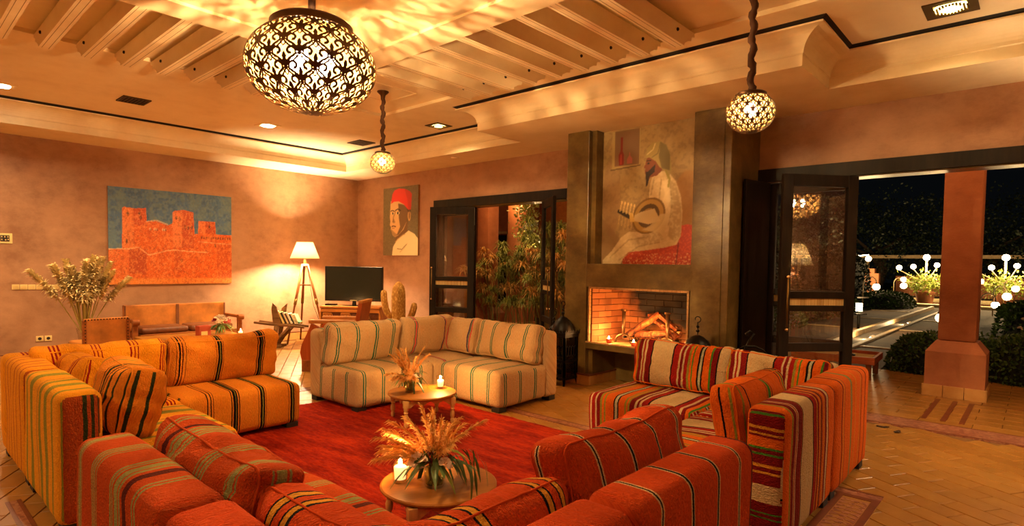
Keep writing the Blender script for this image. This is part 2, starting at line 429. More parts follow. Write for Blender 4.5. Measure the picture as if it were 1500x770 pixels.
# beams: profile along its length, outer end carved
def beam_mesh(L):
    "beam along +x from 0 (panel side) to L (outer end); width .085; bottom z=-.14"
    m = MB(); w_ = .043
    pr = [(0, 0), (0, -.14), (L-.17, -.14), (L-.165, -.12), (L-.10, -.085), (L-.055, -.075), (L-.045, -.04), (L, -.03), (L, 0)]
    m.prism(pr, -w_, w_, 'y')
    return m
groove = mat('beam_groove', '7A5A2E', .8, bmp=0)
def beams(n, L, place, sd=1):
    me = beam_mesh(L).mesh('ceiling_beam'); me.materials.append(M_ceil)
    g = MB(); 
    for yy in (-.022, .022): g.box(.01, L-.18, yy-.0015, yy+.0015, -.1406, -.1395)
    gm = g.mesh('beam_groove'); gm.materials.append(groove)
    sp = MB(); sp.lathe([(.0001, 0), (.012, 0), (.014, .004), (.010, .012), (.0001, .012)], 10, Tr(L-.29, sd*.043, -.055) @ Rx(-sd*PI/2)); sm = sp.mesh('beam_spot'); sm.materials.append(M_dark)
    for k in range(n):
        o = bpy.data.objects.new('ceiling_beam', me); COL.objects.link(o); o.parent = ceiling; o.matrix_local = place(k)
        q = bpy.data.objects.new('beam_groove', gm); COL.objects.link(q); q.parent = o
        q = bpy.data.objects.new('beam_spot', sm); COL.objects.link(q); q.parent = o
# left side (run along x), far side (run along y), and the two sides out of frame
beams(9, 6.2-4.495, lambda k: Tr(-4.495, .4225+.283*k, CZ) @ Rz(PI))
beams(9, 4.37-2.98, lambda k: Tr(-4.45+.2915*k, 2.98, CZ) @ Rz(PI/2), -1)
beams(9, 6.2-4.495, lambda k: Tr(-1.905, .4225+.283*k, CZ))
beams(9, 4.37-2.98, lambda k: Tr(-4.42+.2915*k, .54, CZ) @ Rz(-PI/2))

# ---- soffit and cove around the room (inner outline measured at the lower fascia edge)
JX0, JX1, JY = -4.955, -1.416, 4.83
outline = [(-9.0, YF+.8), (-9.0, 5.6), (JX0, 5.6), (JX0, JY), (JX1, JY), (JX1, 5.6), (XR-.75, 5.6), (XR-.75, YF+.8)]
m = MB()
m.box(XL, -9.0, YF, YR, WT, WT+.02); m.box(-9.0, XR-.75, 5.6, YR, WT, WT+.02); m.box(XR-.75, XR, YF, YR, WT, WT+.02); m.box(-9.0, XR-.75, YF, YF+.8, WT, WT+.02)
m.box(JX0, JX1, JY, 5.6, WT, WT+.02)
so = m.build('trim_1', M_soff); tag(so, 'cream plaster soffit running round the room below the ceiling', kind='structure')
# cove: offset the outline outwards (towards the room) along its run
prof = [(.003, WT-.001), (.003, WT+.085), (.006, WT+.092), (.012, WT+.095)]
for k in range(1, 9):
    a = k/8*PI/2; prof.append((.012+.165*(1-math.cos(a)), WT+.095+.135*math.sin(a)))
prof += [(.19, WT+.232), (.19, WT+.245), (.0, WT+.245)]
def ring_offset(pts, d):
    n = len(pts); out = []
    for i in range(n):
        p0, p1, p2 = Vector(pts[i-1]), Vector(pts[i]), Vector(pts[(i+1) % n])
        e1 = (p1-p0).normalized(); e2 = (p2-p1).normalized()
        n1 = Vector((e1.y, -e1.x)); n2 = Vector((e2.y, -e2.x))
        out.append(tuple(p1+n1*d+n2*d if abs(n1.dot(n2)) < .5 else p1+n1*d))
    return out
V = []; Fs = []; n = len(outline)
for d, z in prof: V += [(x, y, z) for x, y in ring_offset(outline, d)]
for k in range(len(prof)-1):
    for i in range(n):
        j = (i+1) % n; Fs.append((k*n+i, k*n+j, (k+1)*n+j, (k+1)*n+i))
m = MB(); m.add(V, Fs); cv = m.build('trim_2', M_ceil); tag(cv, 'cream cavetto cove moulding above the soffit', kind='structure')
m = MB(); V = []; Fs = []
for d, z in ((.0, WT+.0855), (.0035, WT+.0855), (.0035, WT+.089), (.0, WT+.089)): V += [(x, y, z) for x, y in ring_offset(outline, d)]
for k in range(3):
    for i in range(n): j = (i+1) % n; Fs.append((k*n+i, k*n+j, (k+1)*n+j, (k+1)*n+i))
m.add(V, Fs); m.build('cove_line', mat('cove_line_shade', 'B08E5C', .8, bmp=0), cv)
# dark strip painting the shade of the gap between cove and ceiling
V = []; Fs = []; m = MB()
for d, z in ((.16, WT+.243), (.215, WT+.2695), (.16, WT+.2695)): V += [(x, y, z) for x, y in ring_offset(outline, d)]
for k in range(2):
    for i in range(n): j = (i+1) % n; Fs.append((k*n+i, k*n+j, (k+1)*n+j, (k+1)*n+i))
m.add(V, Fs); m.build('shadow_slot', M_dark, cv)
# ================================================================ fireplace
fp = thing('fireplace', 'tall dark polished plaster fireplace between two pillars with a raised brick firebox', 'fireplace', (-3.22, 5.6, 0))
fp_o = Vector((-3.22, 5.6, 0))
def FP(m, name, mt, parent=None, **k):
    o = m.build(name, mt, parent or fp, **k)
    if parent is None: o.location = -fp_o
    return o
Yf = 5.594
m = MB(); m.box(-4.21, -3.90, Yf, YR, 0.13, WT, .008); m.box(-3.90, -3.84, 5.66, YR, 0.13, WT)
FP(m, 'pillar', M_pill)
m = MB(); m.box(-2.63, -2.24, Yf, YR, 0.13, WT, .008); FP(m, 'pillar', M_pill)
m = MB(); m.box(-2.605, -2.31, Yf-.012, Yf, .13, WT-.02, .004); FP(m, 'pillar_raised_panel', M_pill)
m = MB(); m.box(-3.905, -2.625, 5.60, 5.86, 1.15, 1.417, .006); FP(m, 'mantel_beam', M_pill)
m = MB(); m.box(-3.84, -2.63, 5.815, YR, 1.40, WT); FP(m, 'chimney_breast', M_pill)
# hearth slab of dark stone with a tiled front edge
m = MB(); m.box(-3.90, -2.63, 5.60, 6.20, .43, .50, .004); hs = FP(m, 'hearth_slab', M_pill)
m = MB()
for k in range(8): m.box(-3.895+k*.158, -3.895+k*.158+.152, 5.585, 5.60, .50, .518)
M_edge = mat('fire_brick_edge', 'B88A52', .6)
FP(m, 'hearth_lip', M_edge)
# void below
m = MB(); m.box(-3.90, -2.63, 6.15, YR, .0, .43); FP(m, 'recess_back', M_pill)
# tiled plinth round pillar feet: each tile picked out
M_ptl = plaster('plinth_tile', 'A8743A', 'BC8644', 'CC9A58', .4, .2)
def plinth(x0, x1, y0, y1, faces):
    m = MB(); m.box(x0+.008, x1-.008, y0+.008, y1, 0, .115); b = FP(m, 'plinth', M_dkb)
    m = MB(); m.box(x0-.004, x1+.004, y0-.004, y1, .115, .132); FP(m, 'plinth_cap', M_dkb, b)
    for (a0, a1, fix, ax) in faces:
        n = max(1, round((a1-a0)/.14)); s_ = (a1-a0)/n
        for k in range(n):
            m = MB()
            if ax == 'y': m.box(a0+k*s_+.002, a0+(k+1)*s_-.002, fix, fix+.02, 0.002, .113, .003)
            else: m.box(fix-.02, fix, a0+k*s_+.002, a0+(k+1)*s_-.002, 0.002, .113, .003)
            FP(m, 'plinth_tile', M_ptl, b)
plinth(-4.23, -3.82, 5.574, 6.15, [(-4.23, -3.82, 5.574, 'y'), (5.594, 6.15, -3.82, 'x')])
plinth(-2.65, -2.22, 5.574, YR, [(-2.65, -2.22, 5.574, 'y'), (5.594, YR, -2.22, 'x')])
# firebox: brick sides and back, each brick a piece
M_soot = NT('fire_brick'); oi = M_soot.n('ShaderNodeObjectInfo'); pos = M_soot.n('ShaderNodeNewGeometry').outputs['Position']
col = M_soot.ramp(oi.outputs['Random'], [(0, hexc('8A5028')), (.5, hexc('A8683A')), (1, hexc('B47A48'))])
# soot patch on the back wall, a stain of its own shape
d = M_soot.n('ShaderNodeVectorMath', {0: pos, 1: (-3.08, 6.15, 1.12)}, operation='SUBTRACT').outputs[0]
d = M_soot.n('ShaderNodeVectorMath', {0: d, 1: (1.0, .7, 1.25)}, operation='MULTIPLY').outputs[0]
ln = M_soot.n('ShaderNodeVectorMath', {0: d}, operation='LENGTH').outputs['Value']
ln = M_soot.math('ADD', ln, M_soot.math('MULTIPLY', M_soot.noise(pos, 6, 4), .35))
so_ = M_soot.ramp(ln, [(.66, (1, 1, 1, 1)), (.86, (0, 0, 0, 1))])
col = M_soot.mix(so_, col, (.012, .009, .008, 1)); M_soot = M_soot.pbr(col, .85, M_soot.bump(M_soot.noise(pos, 60, 4), .4, .004))
M_joint = mat('brick_mortar', '4A3422', .9)
m = MB(); m.box(-3.84, -2.66, 6.152, 6.19, .50, 1.40); bk = FP(m, 'firebox_back', M_joint)
m = MB(); m.prism([(-3.86, 5.62), (-3.842, 5.62), (-3.752, 6.152), (-3.86, 6.152)], .50, 1.40, 'z'); sl = FP(m, 'firebox_side', M_joint)
m = MB(); m.prism([(-2.64, 5.62), (-2.658, 5.62), (-2.70, 6.152), (-2.64, 6.152)], .50, 1.40, 'z'); sr = FP(m, 'firebox_side', M_joint)
m = MB(); m.box(-3.84, -2.64, 5.86, 6.16, 1.40, 1.43); FP(m, 'firebox_top', M_pill)
bh, bl = .072, .222
def brick(x0, x1, z0, z1, M_, par):
    m = MB(); m.box(x0+.003, x1-.003, -.012, 0, z0+.003, z1-.003, .003, M=M_); m.build('brick', M_soot, par)
for r in range(12):
    z0 = .505+r*bh
    if z0 > 1.35: break
    off = 0 if r % 2 else -bl/2
    x = -3.752+off
    while x < -2.70:
        a, b = max(x, -3.75), min(x+bl, -2.702)
        if b-a > .03: brick(a, b, z0, z0+bh, Tr(0, 6.152, 0), bk)
        x += bl
    for (p0, p1, par) in (((-3.842, 5.62), (-3.752, 6.152), sl), ((-2.70, 6.152), (-2.658, 5.62), sr)):
        L_ = math.dist(p0, p1); an = math.atan2(p1[1]-p0[1], p1[0]-p0[0]); x = off
        while x < L_:
            a, b = max(x, 0), min(x+bl, L_)
            if b-a > .03: brick(a, b, z0, z0+bh, Tr(p0[0], p0[1], 0) @ Rz(an), par)
            x += bl
# thin brick frame round the opening
m = MB()
for k in range(26): m.box(-3.865+k*.0475, -3.865+k*.0475+.044, 5.585, 5.62, 1.13, 1.152)
for k in range(14): m.box(-3.868, -3.848, 5.585, 5.62, .518+k*.0445, .518+k*.0445+.041); m.box(-2.655, -2.634, 5.585, 5.62, .518+k*.0445, .518+k*.0445+.041)
FP(m, 'opening_edge_bricks', M_edge)
# hearth bricks floor
m = MB()
for i in range(8):
    for j in range(5): m.box(-3.84+i*.148, -3.84+i*.148+.143, 5.605+j*.11, 5.605+j*.11+.105, .50, .508)
FP(m, 'hearth_bricks', M_edge)
# andirons
M_iron = mat('wrought_iron', '2A2118', .5, .8, bmp=.2); M_iron2 = mat('worn_iron', '6A5034', .42, .8)
def andiron(x, y):
    a = thing('andiron', 'tall iron andiron standing on the %s side of the hearth' % ('left' if x < -3.2 else 'right'), 'andiron', (x, y, .508), 0, 'andirons in the firebox')
    m = MB(); m.tube([(-.0, 0, .1), (0, 0, .37)], [.017, .022], 10); m.build('post', M_iron2, a, smooth=True)
    m = MB(); m.lathe([(.0, .37), (.036, .372), (.036, .392), (0, .396)], 14); m.build('finial', M_iron2, a)
    m = MB(); m.tube([(.11*math.cos(q), 0, .105*math.sin(q)) for q in [PI*k/12 for k in range(13)]], .013, 8); m.build('arched_foot', M_iron2, a, smooth=True)
    m = MB(); m.tube([(0, 0, .07), (0, .12, .07), (0, .26, .06), (0, .26, 0)], .012, 6); m.build('log_bar', M_iron, a)
andiron(-3.535, 5.83); andiron(-2.985, 5.83)
# grate of slanted bars
g = thing('fire_grate', 'low iron grate with slanted bars under the burning logs', 'grate', (-3.2, 5.95, .508))
fr_ = MB(); fr_.tube([(-.24, -.13, .04), (.24, -.13, .04), (.24, .13, .04), (-.24, .13, .04)], .01, 6, closed=True); fr_.build('frame', M_iron, g)
for k in range(12):
    m = MB(); x = -.22+.04*k; m.tube([(x, -.15, .085), (x, -.12, .045), (x, .13, .045)], .008, 6); m.build('grate_bar', M_iron2, g)
for sx in (-.2, .2):
    for sy in (-.1, .1):
        m = MB(); m.tube([(sx, sy, 0), (sx, sy, .04)], .01, 6); m.build('foot', M_iron, g)
# logs: split wood with glowing cracks
t = NT('burning_log'); tc = t.tex(); nz = t.noise(t.scale(tc, (1, 1, .4)), 22, 5, .7); col = t.ramp(nz, [(.35, hexc('2A1408')), (.55, hexc('7A3A16')), (.7, hexc('A85A24'))])
em = t.ramp(t.noise(tc, 9, 5, .75), [(.56, (0, 0, 0, 1)), (.7, (1, .25, .03, 1))])
M_log = t.pbr(col, .9, t.bump(nz, .8, .02), **{'Emission Color': em, 'Emission Strength': .5})
def log(p, q, r, seed, lab):
    M_, L_ = seg_M(p, q); rnd_ = random.Random(seed); m = MB(); n = 9; V = []; Fs = []
    prof = [rnd_.uniform(.6, 1.1) for _ in range(n)]
    for i in range(8):
        for k in range(n):
            a = 2*PI*k/n; rr = r*prof[k]*(1+.12*math.sin(i*1.7+k)+rnd_.uniform(-.05, .05))*(.85 if i in (0, 7) else 1)
            V.append((rr*math.cos(a), rr*math.sin(a)*.75, L_*i/7+rnd_.uniform(-.006, .006)))
    for i in range(7):
        for k in range(n): j = (k+1) % n; Fs.append((i*n+k, i*n+j, (i+1)*n+j, (i+1)*n+k))
    Fs += [tuple(range(n))[::-1], tuple(7*n+k for k in range(n))]
    m.add(V, Fs, M_); c = (Vector(p)+Vector(q))/2
    me = m.mesh('log', True, angle=35); me.transform(Tr(*(-c))); o = link('burning_log', me, M_log, None, c); tag(o, lab, 'firewood', 'split logs burning on the grate')
log((-3.50, 5.86, .60), (-3.17, 6.0, .86), .055, 1, 'split log propped steeply up from the left andiron side')
log((-3.32, 6.05, .84), (-2.93, 5.95, .62), .055, 2, 'split log leaning down towards the right andiron')
log((-3.14, 5.93, .86), (-2.95, 5.98, .70), .045, 3, 'short split log high on the right of the fire')
log((-3.42, 5.90, .62), (-2.98, 6.0, .61), .06, 4, 'log lying flat across the grate')
log((-3.30, 5.84, .62), (-3.02, 5.88, .66), .05, 5, 'glowing log at the front foot of the pile')
log((-3.36, 6.07, .63), (-2.95, 6.08, .64), .055, 6, 'charred log lying at the back of the grate')
point('fire_glow', (-3.22, 5.78, .78), 3.2, .06, (1, .33, .06))

# ---- candles
M_wax = NT('lit_wax'); M_wax = M_wax.pbr(hexc('F6E2B0'), .5, None, **{'Emission Color': (1, .58, .22, 1), 'Emission Strength': .4})
M_flame = emit('candle_flame', (1, .62, .22), 30)
M_cup = glass('clear_glass', (.97, .95, .9), .07)
M_clay = mat('clay_cup', 'A8401C', .6)
def flame(par, z, h=.042, r=.010):
    m = MB(); m.lathe([(.0003, 0), (r*.8, h*.15), (r, h*.32), (r*.6, h*.65), (.0003, h)], 10, Tr(0, 0, z)); m.build('flame', M_flame, par, smooth=True)
def cup_candle(x, y, z, lab, watts=2.0, clay=True, s=1.0):
    c = thing('tea_light', lab, 'candle', (x, y, z), 0, 'candles on the hearth')
    m = MB(); m.lathe([(.0001, 0), (.024*s, 0), (.034*s, .05*s), (.031*s, .05*s), (.022*s, .006), (.0001, .006)], 16); m.build('cup', M_clay if clay else M_cup, c, smooth=True)
    m = MB(); m.lathe([(.0001, .008), (.022*s, .008), (.029*s, .042*s), (.0001, .042*s)], 16); m.build('wax', M_wax, c, smooth=True)
    flame(c, .042*s); l = point('candle_light', (0, 0, .042*s+.05), watts, .02, (1, .5, .16)); l.parent = c
cup_candle(-3.66, 5.72, .508, 'lit tea light in a clay cup at the left end of the hearth', 1.6)
cup_candle(-3.30, 5.66, .508, 'lit tea light in a clay cup in front of the middle of the grate', 1.2)
cup_candle(-2.97, 5.68, .508, 'lit tea light in a clay cup before the right andiron', 1.2)
cup_candle(-2.69, 5.66, .508, 'lit tea light at the far right end of the hearth beside the pillar', 1.2)
# ================================================================ garden doors
M_brz = mat('bronze_fitting', '7A5A28', .4, .8)
M_knob = mat('brass_knob', 'C8A878', .25, 1.0, bmp=0)
def leaf(parent, A, B, z1=2.275, handle=True, name='door_leaf'):
    "a glazed leaf standing from A (free edge, where the handle is) to B (hinge), plan points"
    L_ = math.dist(A, B); an = math.atan2(B[1]-A[1], B[0]-A[0]); M_ = Tr(A[0], A[1], 0) @ Rz(an); th = .022; sw = .10
    m = MB()
    for (a, b) in ((0, sw), (L_-sw, L_)): m.box(a, b, -th, th, .01, z1, .004, M=M_)
    lf = m.build(name, M_frame, parent)
    def rail(z0, zz, nm='rail'):
        m = MB(); m.box(sw, L_-sw, -th+.002, th-.002, z0, zz, .003, M=M_); m.build(nm, M_frame, lf)
    rail(z1-.11, z1); rail(1.12, 1.185); rail(1.0, 1.055); rail(.01, .22); rail(.62, .70)
    m = MB(); m.box(sw, L_-sw, -.008, .008, 1.055, 1.12, M=M_); m.build('woven_panel', M_woven, lf)
    for z0, zz in ((1.185, z1-.11), (.70, 1.0), (.22, .62)):
        m = MB(); m.add([(sw, 0, z0), (L_-sw, 0, z0), (L_-sw, 0, zz), (sw, 0, zz)], [(0, 1, 2, 3)], M_); m.build('glass_pane', M_glass, lf)
    if handle:
        for s_ in (-1, 1):
            m = MB(); y = s_*.06; m.tube([(.05, y, 0.85), (.05, y, 1.30)], .008, 8, M_); h = m.build('handle', M_brz, lf, smooth=True)
            for z in (.83, 1.32):
                k = MB(); k.ball((.05, y, z), .018, M=M_); k.tube([(.05, 0, z), (.05, y, z)], .009, 6, M_); k.build('brass_knob', M_knob, lf, smooth=True)
    m = MB()
    for z in (.3, 1.1, 1.9): m.tube([(L_, 0, z), (L_, 0, z+.09)], .014, 8, M_)
    m.build('hinge', M_iron, lf)
def doorway(name, a, b, lab, leaves):
    m = MB(); fw = .075
    m.box(a, a+fw, YR-.03, YR+.2, 0, DH); m.box(b-fw, b, YR-.03, YR+.2, 0, DH)
    o = m.build(name, M_frame); tag(o, lab, kind='structure')
    m = MB(); m.box(a, b, YR-.045, YR+.2, DH-.135, DH, .004); m.build('door_head', M_frame, o)
    m = MB(); m.box(a+fw, b-fw, YR-.01, YR+.2, DH-.145, DH-.1351); m.build('head_track', M_pill, o)
    for A, B, h in leaves: leaf(o, A, B, handle=h)
doorway('door_1', D1a, D1b, 'wide dark wood doorway left of the fireplace with folded glazed leaves', [((-7.17, 5.97), (-6.54, 6.33), True), ((-6.56, YR+.03), (-7.41, YR+.03), False), ((-4.60, 5.86), (-5.16, 6.32), True)])
doorway('door_2', D2a, D2b, 'wide dark wood doorway right of the fireplace with a folded glazed leaf', [((-1.80, 5.70), (-1.31, 6.27), True), ((-1.33, YR+.03), (-2.16, YR+.03), False), ((.05, 5.78), (.0, 6.3), False)][:2])
# narrow dark shutter at the left jamb of the right doorway
m = MB(); M_ = Tr(-2.205, 5.86, 0) @ Rz(math.radians(80)); m.box(0, .46, -.015, .015, .02, 2.28, .004, M=M_)
sh = thing('folded_shutter', 'narrow dark wooden shutter folded back beside the right fireplace pillar', 'shutter', (-2.205, 5.86, 0)); m.build('shutter_board', M_frame, sh).location = (2.205, -5.86, 0)
# ---- switches and sockets on the left wall
M_plate = mat('cream_plastic_plate', 'E8CC88', .45, bmp=0, var=.03); M_hole = mat('socket_hole', '2A1C10', .6, bmp=0); M_btn = mat('switch_rocker', 'E0C07A', .35, bmp=0, var=.03)
def plate(y, z, w_, h_, lab, cat, grp, kind):
    p = thing('wall_plate' if kind != 'thermostat' else 'thermostat', lab, cat, (XL, y, z), 0, grp)
    m = MB(); m.box(0, .010, -w_/2, w_/2, -h_/2, h_/2, .003); m.build('plate', M_plate, p)
    if kind == 'switch': m = MB(); m.box(.010, .014, -w_*.36, w_*.36, -h_*.32, h_*.32, .0015); m.build('rocker', M_btn, p)
    elif kind == 'socket':
        m = MB(); m.lathe([(.0001, 0), (.02, 0), (.02, .003), (.0001, .003)], 16, Tr(.010, 0, 0) @ Ry(PI/2)); m.build('socket_recess', M_hole, p)
    else:
        m = MB(); m.box(.010, .016, -w_*.30, w_*.30, -h_*.3, h_*.3, .001); s_ = m.build('screen', M_hole, p)
        for k, (a, b) in enumerate(((-.2, .15), (.0, .15), (.2, .15), (-.2, -.12), (.05, -.15), (.22, -.1))):
            m = MB(); m.box(.016, .019, w_*a-.006, w_*a+.006, h_*b-.008, h_*b+.008, .001); m.build('button', M_btn, s_)
for k in range(7):
    plate(1.262+.0815*k, 1.002-.0015*k, .076, .066, ['leftmost of the row of seven cream switch plates', 'second cream switch plate from the left of the row', 'third cream switch plate from the left of the row', 'middle one of the row of seven cream switch plates', 'fifth cream switch plate from the left of the row', 'sixth cream switch plate, just left of the dried grass', 'last cream switch plate, half behind the dried grass'][k], 'switch', 'cream switch plates in a row', 'switch')
plate(1.497, .315, .078, .072, 'left one of the two low cream wall sockets', 'socket', 'cream sockets above the orange sofa', 'socket'); plate(1.587, .313, .078, .072, 'right one of the two low cream wall sockets', 'socket', 'cream sockets above the orange sofa', 'socket')
plate(1.165, 1.625, .15, .13, 'square cream control panel on the wall at the left edge', 'control panel', None, 'thermostat')
# ================================================================ paintings: flat pictures held in colour attributes
class Pic:
    def __init__(s, w, h, base):
        s.w, s.h = w, h; s.a = np.zeros((h, w, 3)); s.a[:] = s2l(tuple(int(base[i:i+2], 16)/255 for i in (0, 2, 4)))
        s.X, s.Y = np.meshgrid((np.arange(w)+.5)/w, 1-(np.arange(h)+.5)/h)     # Y up
        s.rs = np.random.RandomState(3)
    def c(s, h): return np.array(s2l(tuple(int(h[i:i+2], 16)/255 for i in (0, 2, 4))))
    def pmask(s, poly):
        m = np.zeros(s.X.shape, bool); n = len(poly)
        for i in range(n):
            x1, y1 = poly[i]; x2, y2 = poly[(i+1) % n]
            if y1 == y2: continue
            cond = ((s.Y > min(y1, y2)) & (s.Y <= max(y1, y2))); xi = x1+(s.Y-y1)*(x2-x1)/(y2-y1); m ^= cond & (s.X < xi)
        return m
    def blur(s, a, k):
        for _ in range(k):
            p = np.pad(a, ((1, 1), (1, 1)), 'edge'); a = (p[1:-1, 1:-1]*2+p[:-2, 1:-1]+p[2:, 1:-1]+p[1:-1, :-2]+p[1:-1, 2:])/6
        return a
    def put(s, mask, col, k=1, soft=1):
        mm = (s.blur(mask.astype(float), soft) if soft else mask.astype(float))*k; s.a += (s.c(col)-s.a)*mm[..., None]
    def poly(s, pts, col, k=1, soft=1): s.put(s.pmask(pts), col, k, soft)
    def ell(s, cx, cy, rx, ry, col, k=1, soft=1, rot=0):
        c_, q = math.cos(rot), math.sin(rot); dx, dy = s.X-cx, (s.Y-cy); u = (dx*c_+dy*q)/rx; v = (-dx*q+dy*c_)/ry; s.put(u*u+v*v < 1, col, k, soft)
    def line(s, pts, wd, col, k=1, soft=1):
        asp = s.h/s.w; m = np.zeros(s.X.shape, bool)
        for (x1, y1), (x2, y2) in zip(pts, pts[1:]):
            dx, dy = x2-x1, (y2-y1)*asp; L2 = dx*dx+dy*dy+1e-9; px, py = s.X-x1, (s.Y-y1)*asp
            tt = np.clip((px*dx+py*dy)/L2, 0, 1); m |= (px-tt*dx)**2+(py-tt*dy)**2 < (wd/2)**2
        s.put(m, col, k, soft)
    def nz(s, scale, seed):
        r = np.random.RandomState(seed); gh, gw = max(2, int(s.h/scale)), max(2, int(s.w/scale)); g = r.rand(gh+2, gw+2)
        y = np.linspace(0, gh, s.h); x = np.linspace(0, gw, s.w); yi = y.astype(int); xi = x.astype(int); fy = (y-yi)[:, None]; fx = (x-xi)[None]
        return (g[yi][:, xi]*(1-fy)*(1-fx)+g[yi+1][:, xi]*fy*(1-fx)+g[yi][:, xi+1]*(1-fy)*fx+g[yi+1][:, xi+1]*fy*fx)
    def speck(s, mask, col, dens, k, seed, size=1):
        r = np.random.RandomState(seed).rand(s.h, s.w) < dens
        if size > 1: r = s.blur(r.astype(float), size) > .18
        s.put(mask & r, col, k, 0)
    def mul(s, f, mask=None):
        if mask is None: s.a *= f[..., None]
        else: s.a = np.where(mask[..., None], s.a*f[..., None], s.a)
    def surface(s, name, W, H, mt, parent):
        "grid in the local XZ plane facing -y, W x H metres, origin bottom left"
        nx, ny = s.w, s.h; xs = np.linspace(0, W, nx); zs = np.linspace(H, 0, ny); X, Z = np.meshgrid(xs, zs)
        v = np.stack([X, np.zeros_like(X), Z], -1).reshape(-1, 3); i = np.arange(ny-1)[:, None]*nx+np.arange(nx-1)[None]
        f = np.stack([i+nx, i+nx+1, i+1, i], -1).reshape(-1, 4)
        me = bpy.data.meshes.new(name); me.from_pydata(v.tolist(), [], f.tolist())
        ca_ = me.color_attributes.new('paint', 'FLOAT_COLOR', 'POINT'); a = np.ones((ny*nx, 4)); a[:, :3] = np.clip(s.a, 0, 1).reshape(-1, 3)
        ca_.data.foreach_set('color', a.astype(np.float32).ravel()); return link(name, me, mt, parent)
t = NT('oil_paint'); at = t.n('ShaderNodeAttribute', attribute_name='paint'); M_paint = t.pbr(at.outputs['Color'], .5, t.bump(t.noise(t.tex(), 90, 3), .35, .003))
M_canv = mat('canvas_edge', '9A6A3A', .8)

# --- fortress painting on the left wall
p = Pic(260, 176, '48688A'); one = np.ones(p.X.shape, bool)
p.put(p.nz(4, 1) > .55, '6A8288', .5, 1); p.put(p.nz(3, 2) > .62, '385474', .6, 1); p.put(p.nz(9, 5) > .6, '6A8078', .4, 2); p.speck(one, '7A7458', .05, .6, 3)
clay = 'C8592A'
bld = [(.0, .36), (.10, .365), (.105, .78), (.115, .80), (.19, .79), (.28, .80), (.285, .66), (.36, .67), (.45, .63), (.49, .66), (.495, .79), (.58, .81), (.66, .79), (.67, .55), (.70, .56), (.705, .70), (.78, .70), (.85, .70), (.855, .56), (1, .555), (1, 0), (0, 0)]
p.poly(bld, 'D05C18', 1, 0); bm_ = p.pmask(bld)
p.poly([(.105, .36), (.105, .79), (.19, .79), (.19, .36)], 'DC7A3C', .8); p.poly([(.19, .62), (.19, .79), (.28, .80), (.28, .62)], 'C05020', .9)
p.poly([(.49, .40), (.49, .78), (.565, .80), (.565, .40)], 'DC7A40', .8); p.poly([(.565, .40), (.565, .80), (.66, .79), (.66, .40)], 'B84A1C', .9)
p.poly([(.70, .56), (.705, .70), (.765, .70), (.765, .56)], 'D87038', .9); p.poly([(.765, .56), (.765, .70), (.85, .70), (.85, .56)], 'B04218', .9)
p.poly([(0, 0), (0, .36), (.15, .37), (.15, 0)], 'D86C30', .7); p.poly([(.15, .12), (.15, .37), (.28, .37), (.28, .10)], 'A84016', .8); p.poly([(.50, .15), (.50, .38), (.56, .38), (.56, .12)], 'A84016', .5)
p.poly([(.86, .08), (.86, .46), (1, .47), (1, .08)], 'B04A1A', .6); p.poly([(0, 0), (0, .06), (1, .06), (1, 0)], 'E09038', .6, 3)
for x, y in ((.145, .73), (.23, .74), (.135, .45), (.24, .70), (.52, .72), (.545, .71), (.59, .62), (.615, .62), (.645, .62), (.80, .635), (.56, .26), (.85, .43)): p.ell(x, y, .009, .022, '3A1C10', .85)
for x in (.31, .345, .36, .41, .425): p.ell(x, .585, .008, .014, 'F0D0A0', .7); p.ell(x+.006, .58, .006, .012, '3A1C10', .8)
for k in range(13): p.ell(.73+.021*k, .515, .007, .016, '3A2012', .8)
p.line([(0, .365), (.15, .37), (.22, .39), (.3, .31), (.44, .36), (.5, .37), (.6, .36), (.78, .35)], .007, 'F0C08A', .8); p.line([(.70, .47), (.9, .455), (1, .45)], .006, 'F0C08A', .7); p.line([(.28, .66), (.36, .68), (.45, .64)], .006, 'F0C08A', .7)
p.put((p.nz(3, 7) > .62) & bm_, 'E88A44', .45, 1); p.put((p.nz(3, 8) > .66) & bm_, 'A03C14', .45, 1); p.speck(bm_, '6A2A10', .05, .7, 9); p.speck(bm_, 'F4B070', .05, .6, 10)
fort = thing('fortress_painting', 'wide unframed painting of an orange clay fortress under a blue sky', 'painting', (XL+.03, 2.27, 1.018), PI/2)
W_, H_ = 1.69, 1.39
m = MB(); m.box(0, W_, 0.001, .03, 0, H_); m.build('stretched_canvas', M_canv, fort); p.surface('painted_surface', W_, H_, M_paint, fort)

# --- portrait on the back wall
p = Pic(150, 190, '6E6244'); p.put(p.nz(3, 1) > .55, '5E543A', .5, 1); p.put(p.nz(2, 4) > .62, '7E7250', .4, 1)
robe = [(.27, 0), (.30, .13), (.38, .20), (.42, .24), (.62, .31), (.74, .36), (.80, .34), (.90, .31), (1.0, .24), (1, 0)]
face = [(.22, .80), (.21, .68), (.20, .56), (.215, .50), (.20, .45), (.235, .42), (.225, .385), (.25, .36), (.28, .30), (.36, .27), (.46, .30), (.60, .38), (.68, .48), (.72, .60), (.74, .74), (.6, .80), (.4, .82)]
p.poly([(.40, .34), (.36, .22), (.44, .18), (.70, .30), (.72, .5), (.6, .5)], '6E5230'); p.poly(robe, 'E8D8A8', 1)
p.poly(face, 'D8B47C'); p.poly([(.44, .76), (.58, .74), (.74, .7), (.70, .5), (.58, .38), (.46, .30), (.40, .3), (.5, .42), (.46, .55)], '4E341A', .85, 3)
p.poly([(.22, .40), (.28, .30), (.36, .27), (.44, .30), (.36, .33)], '6A4A26', .6, 3)
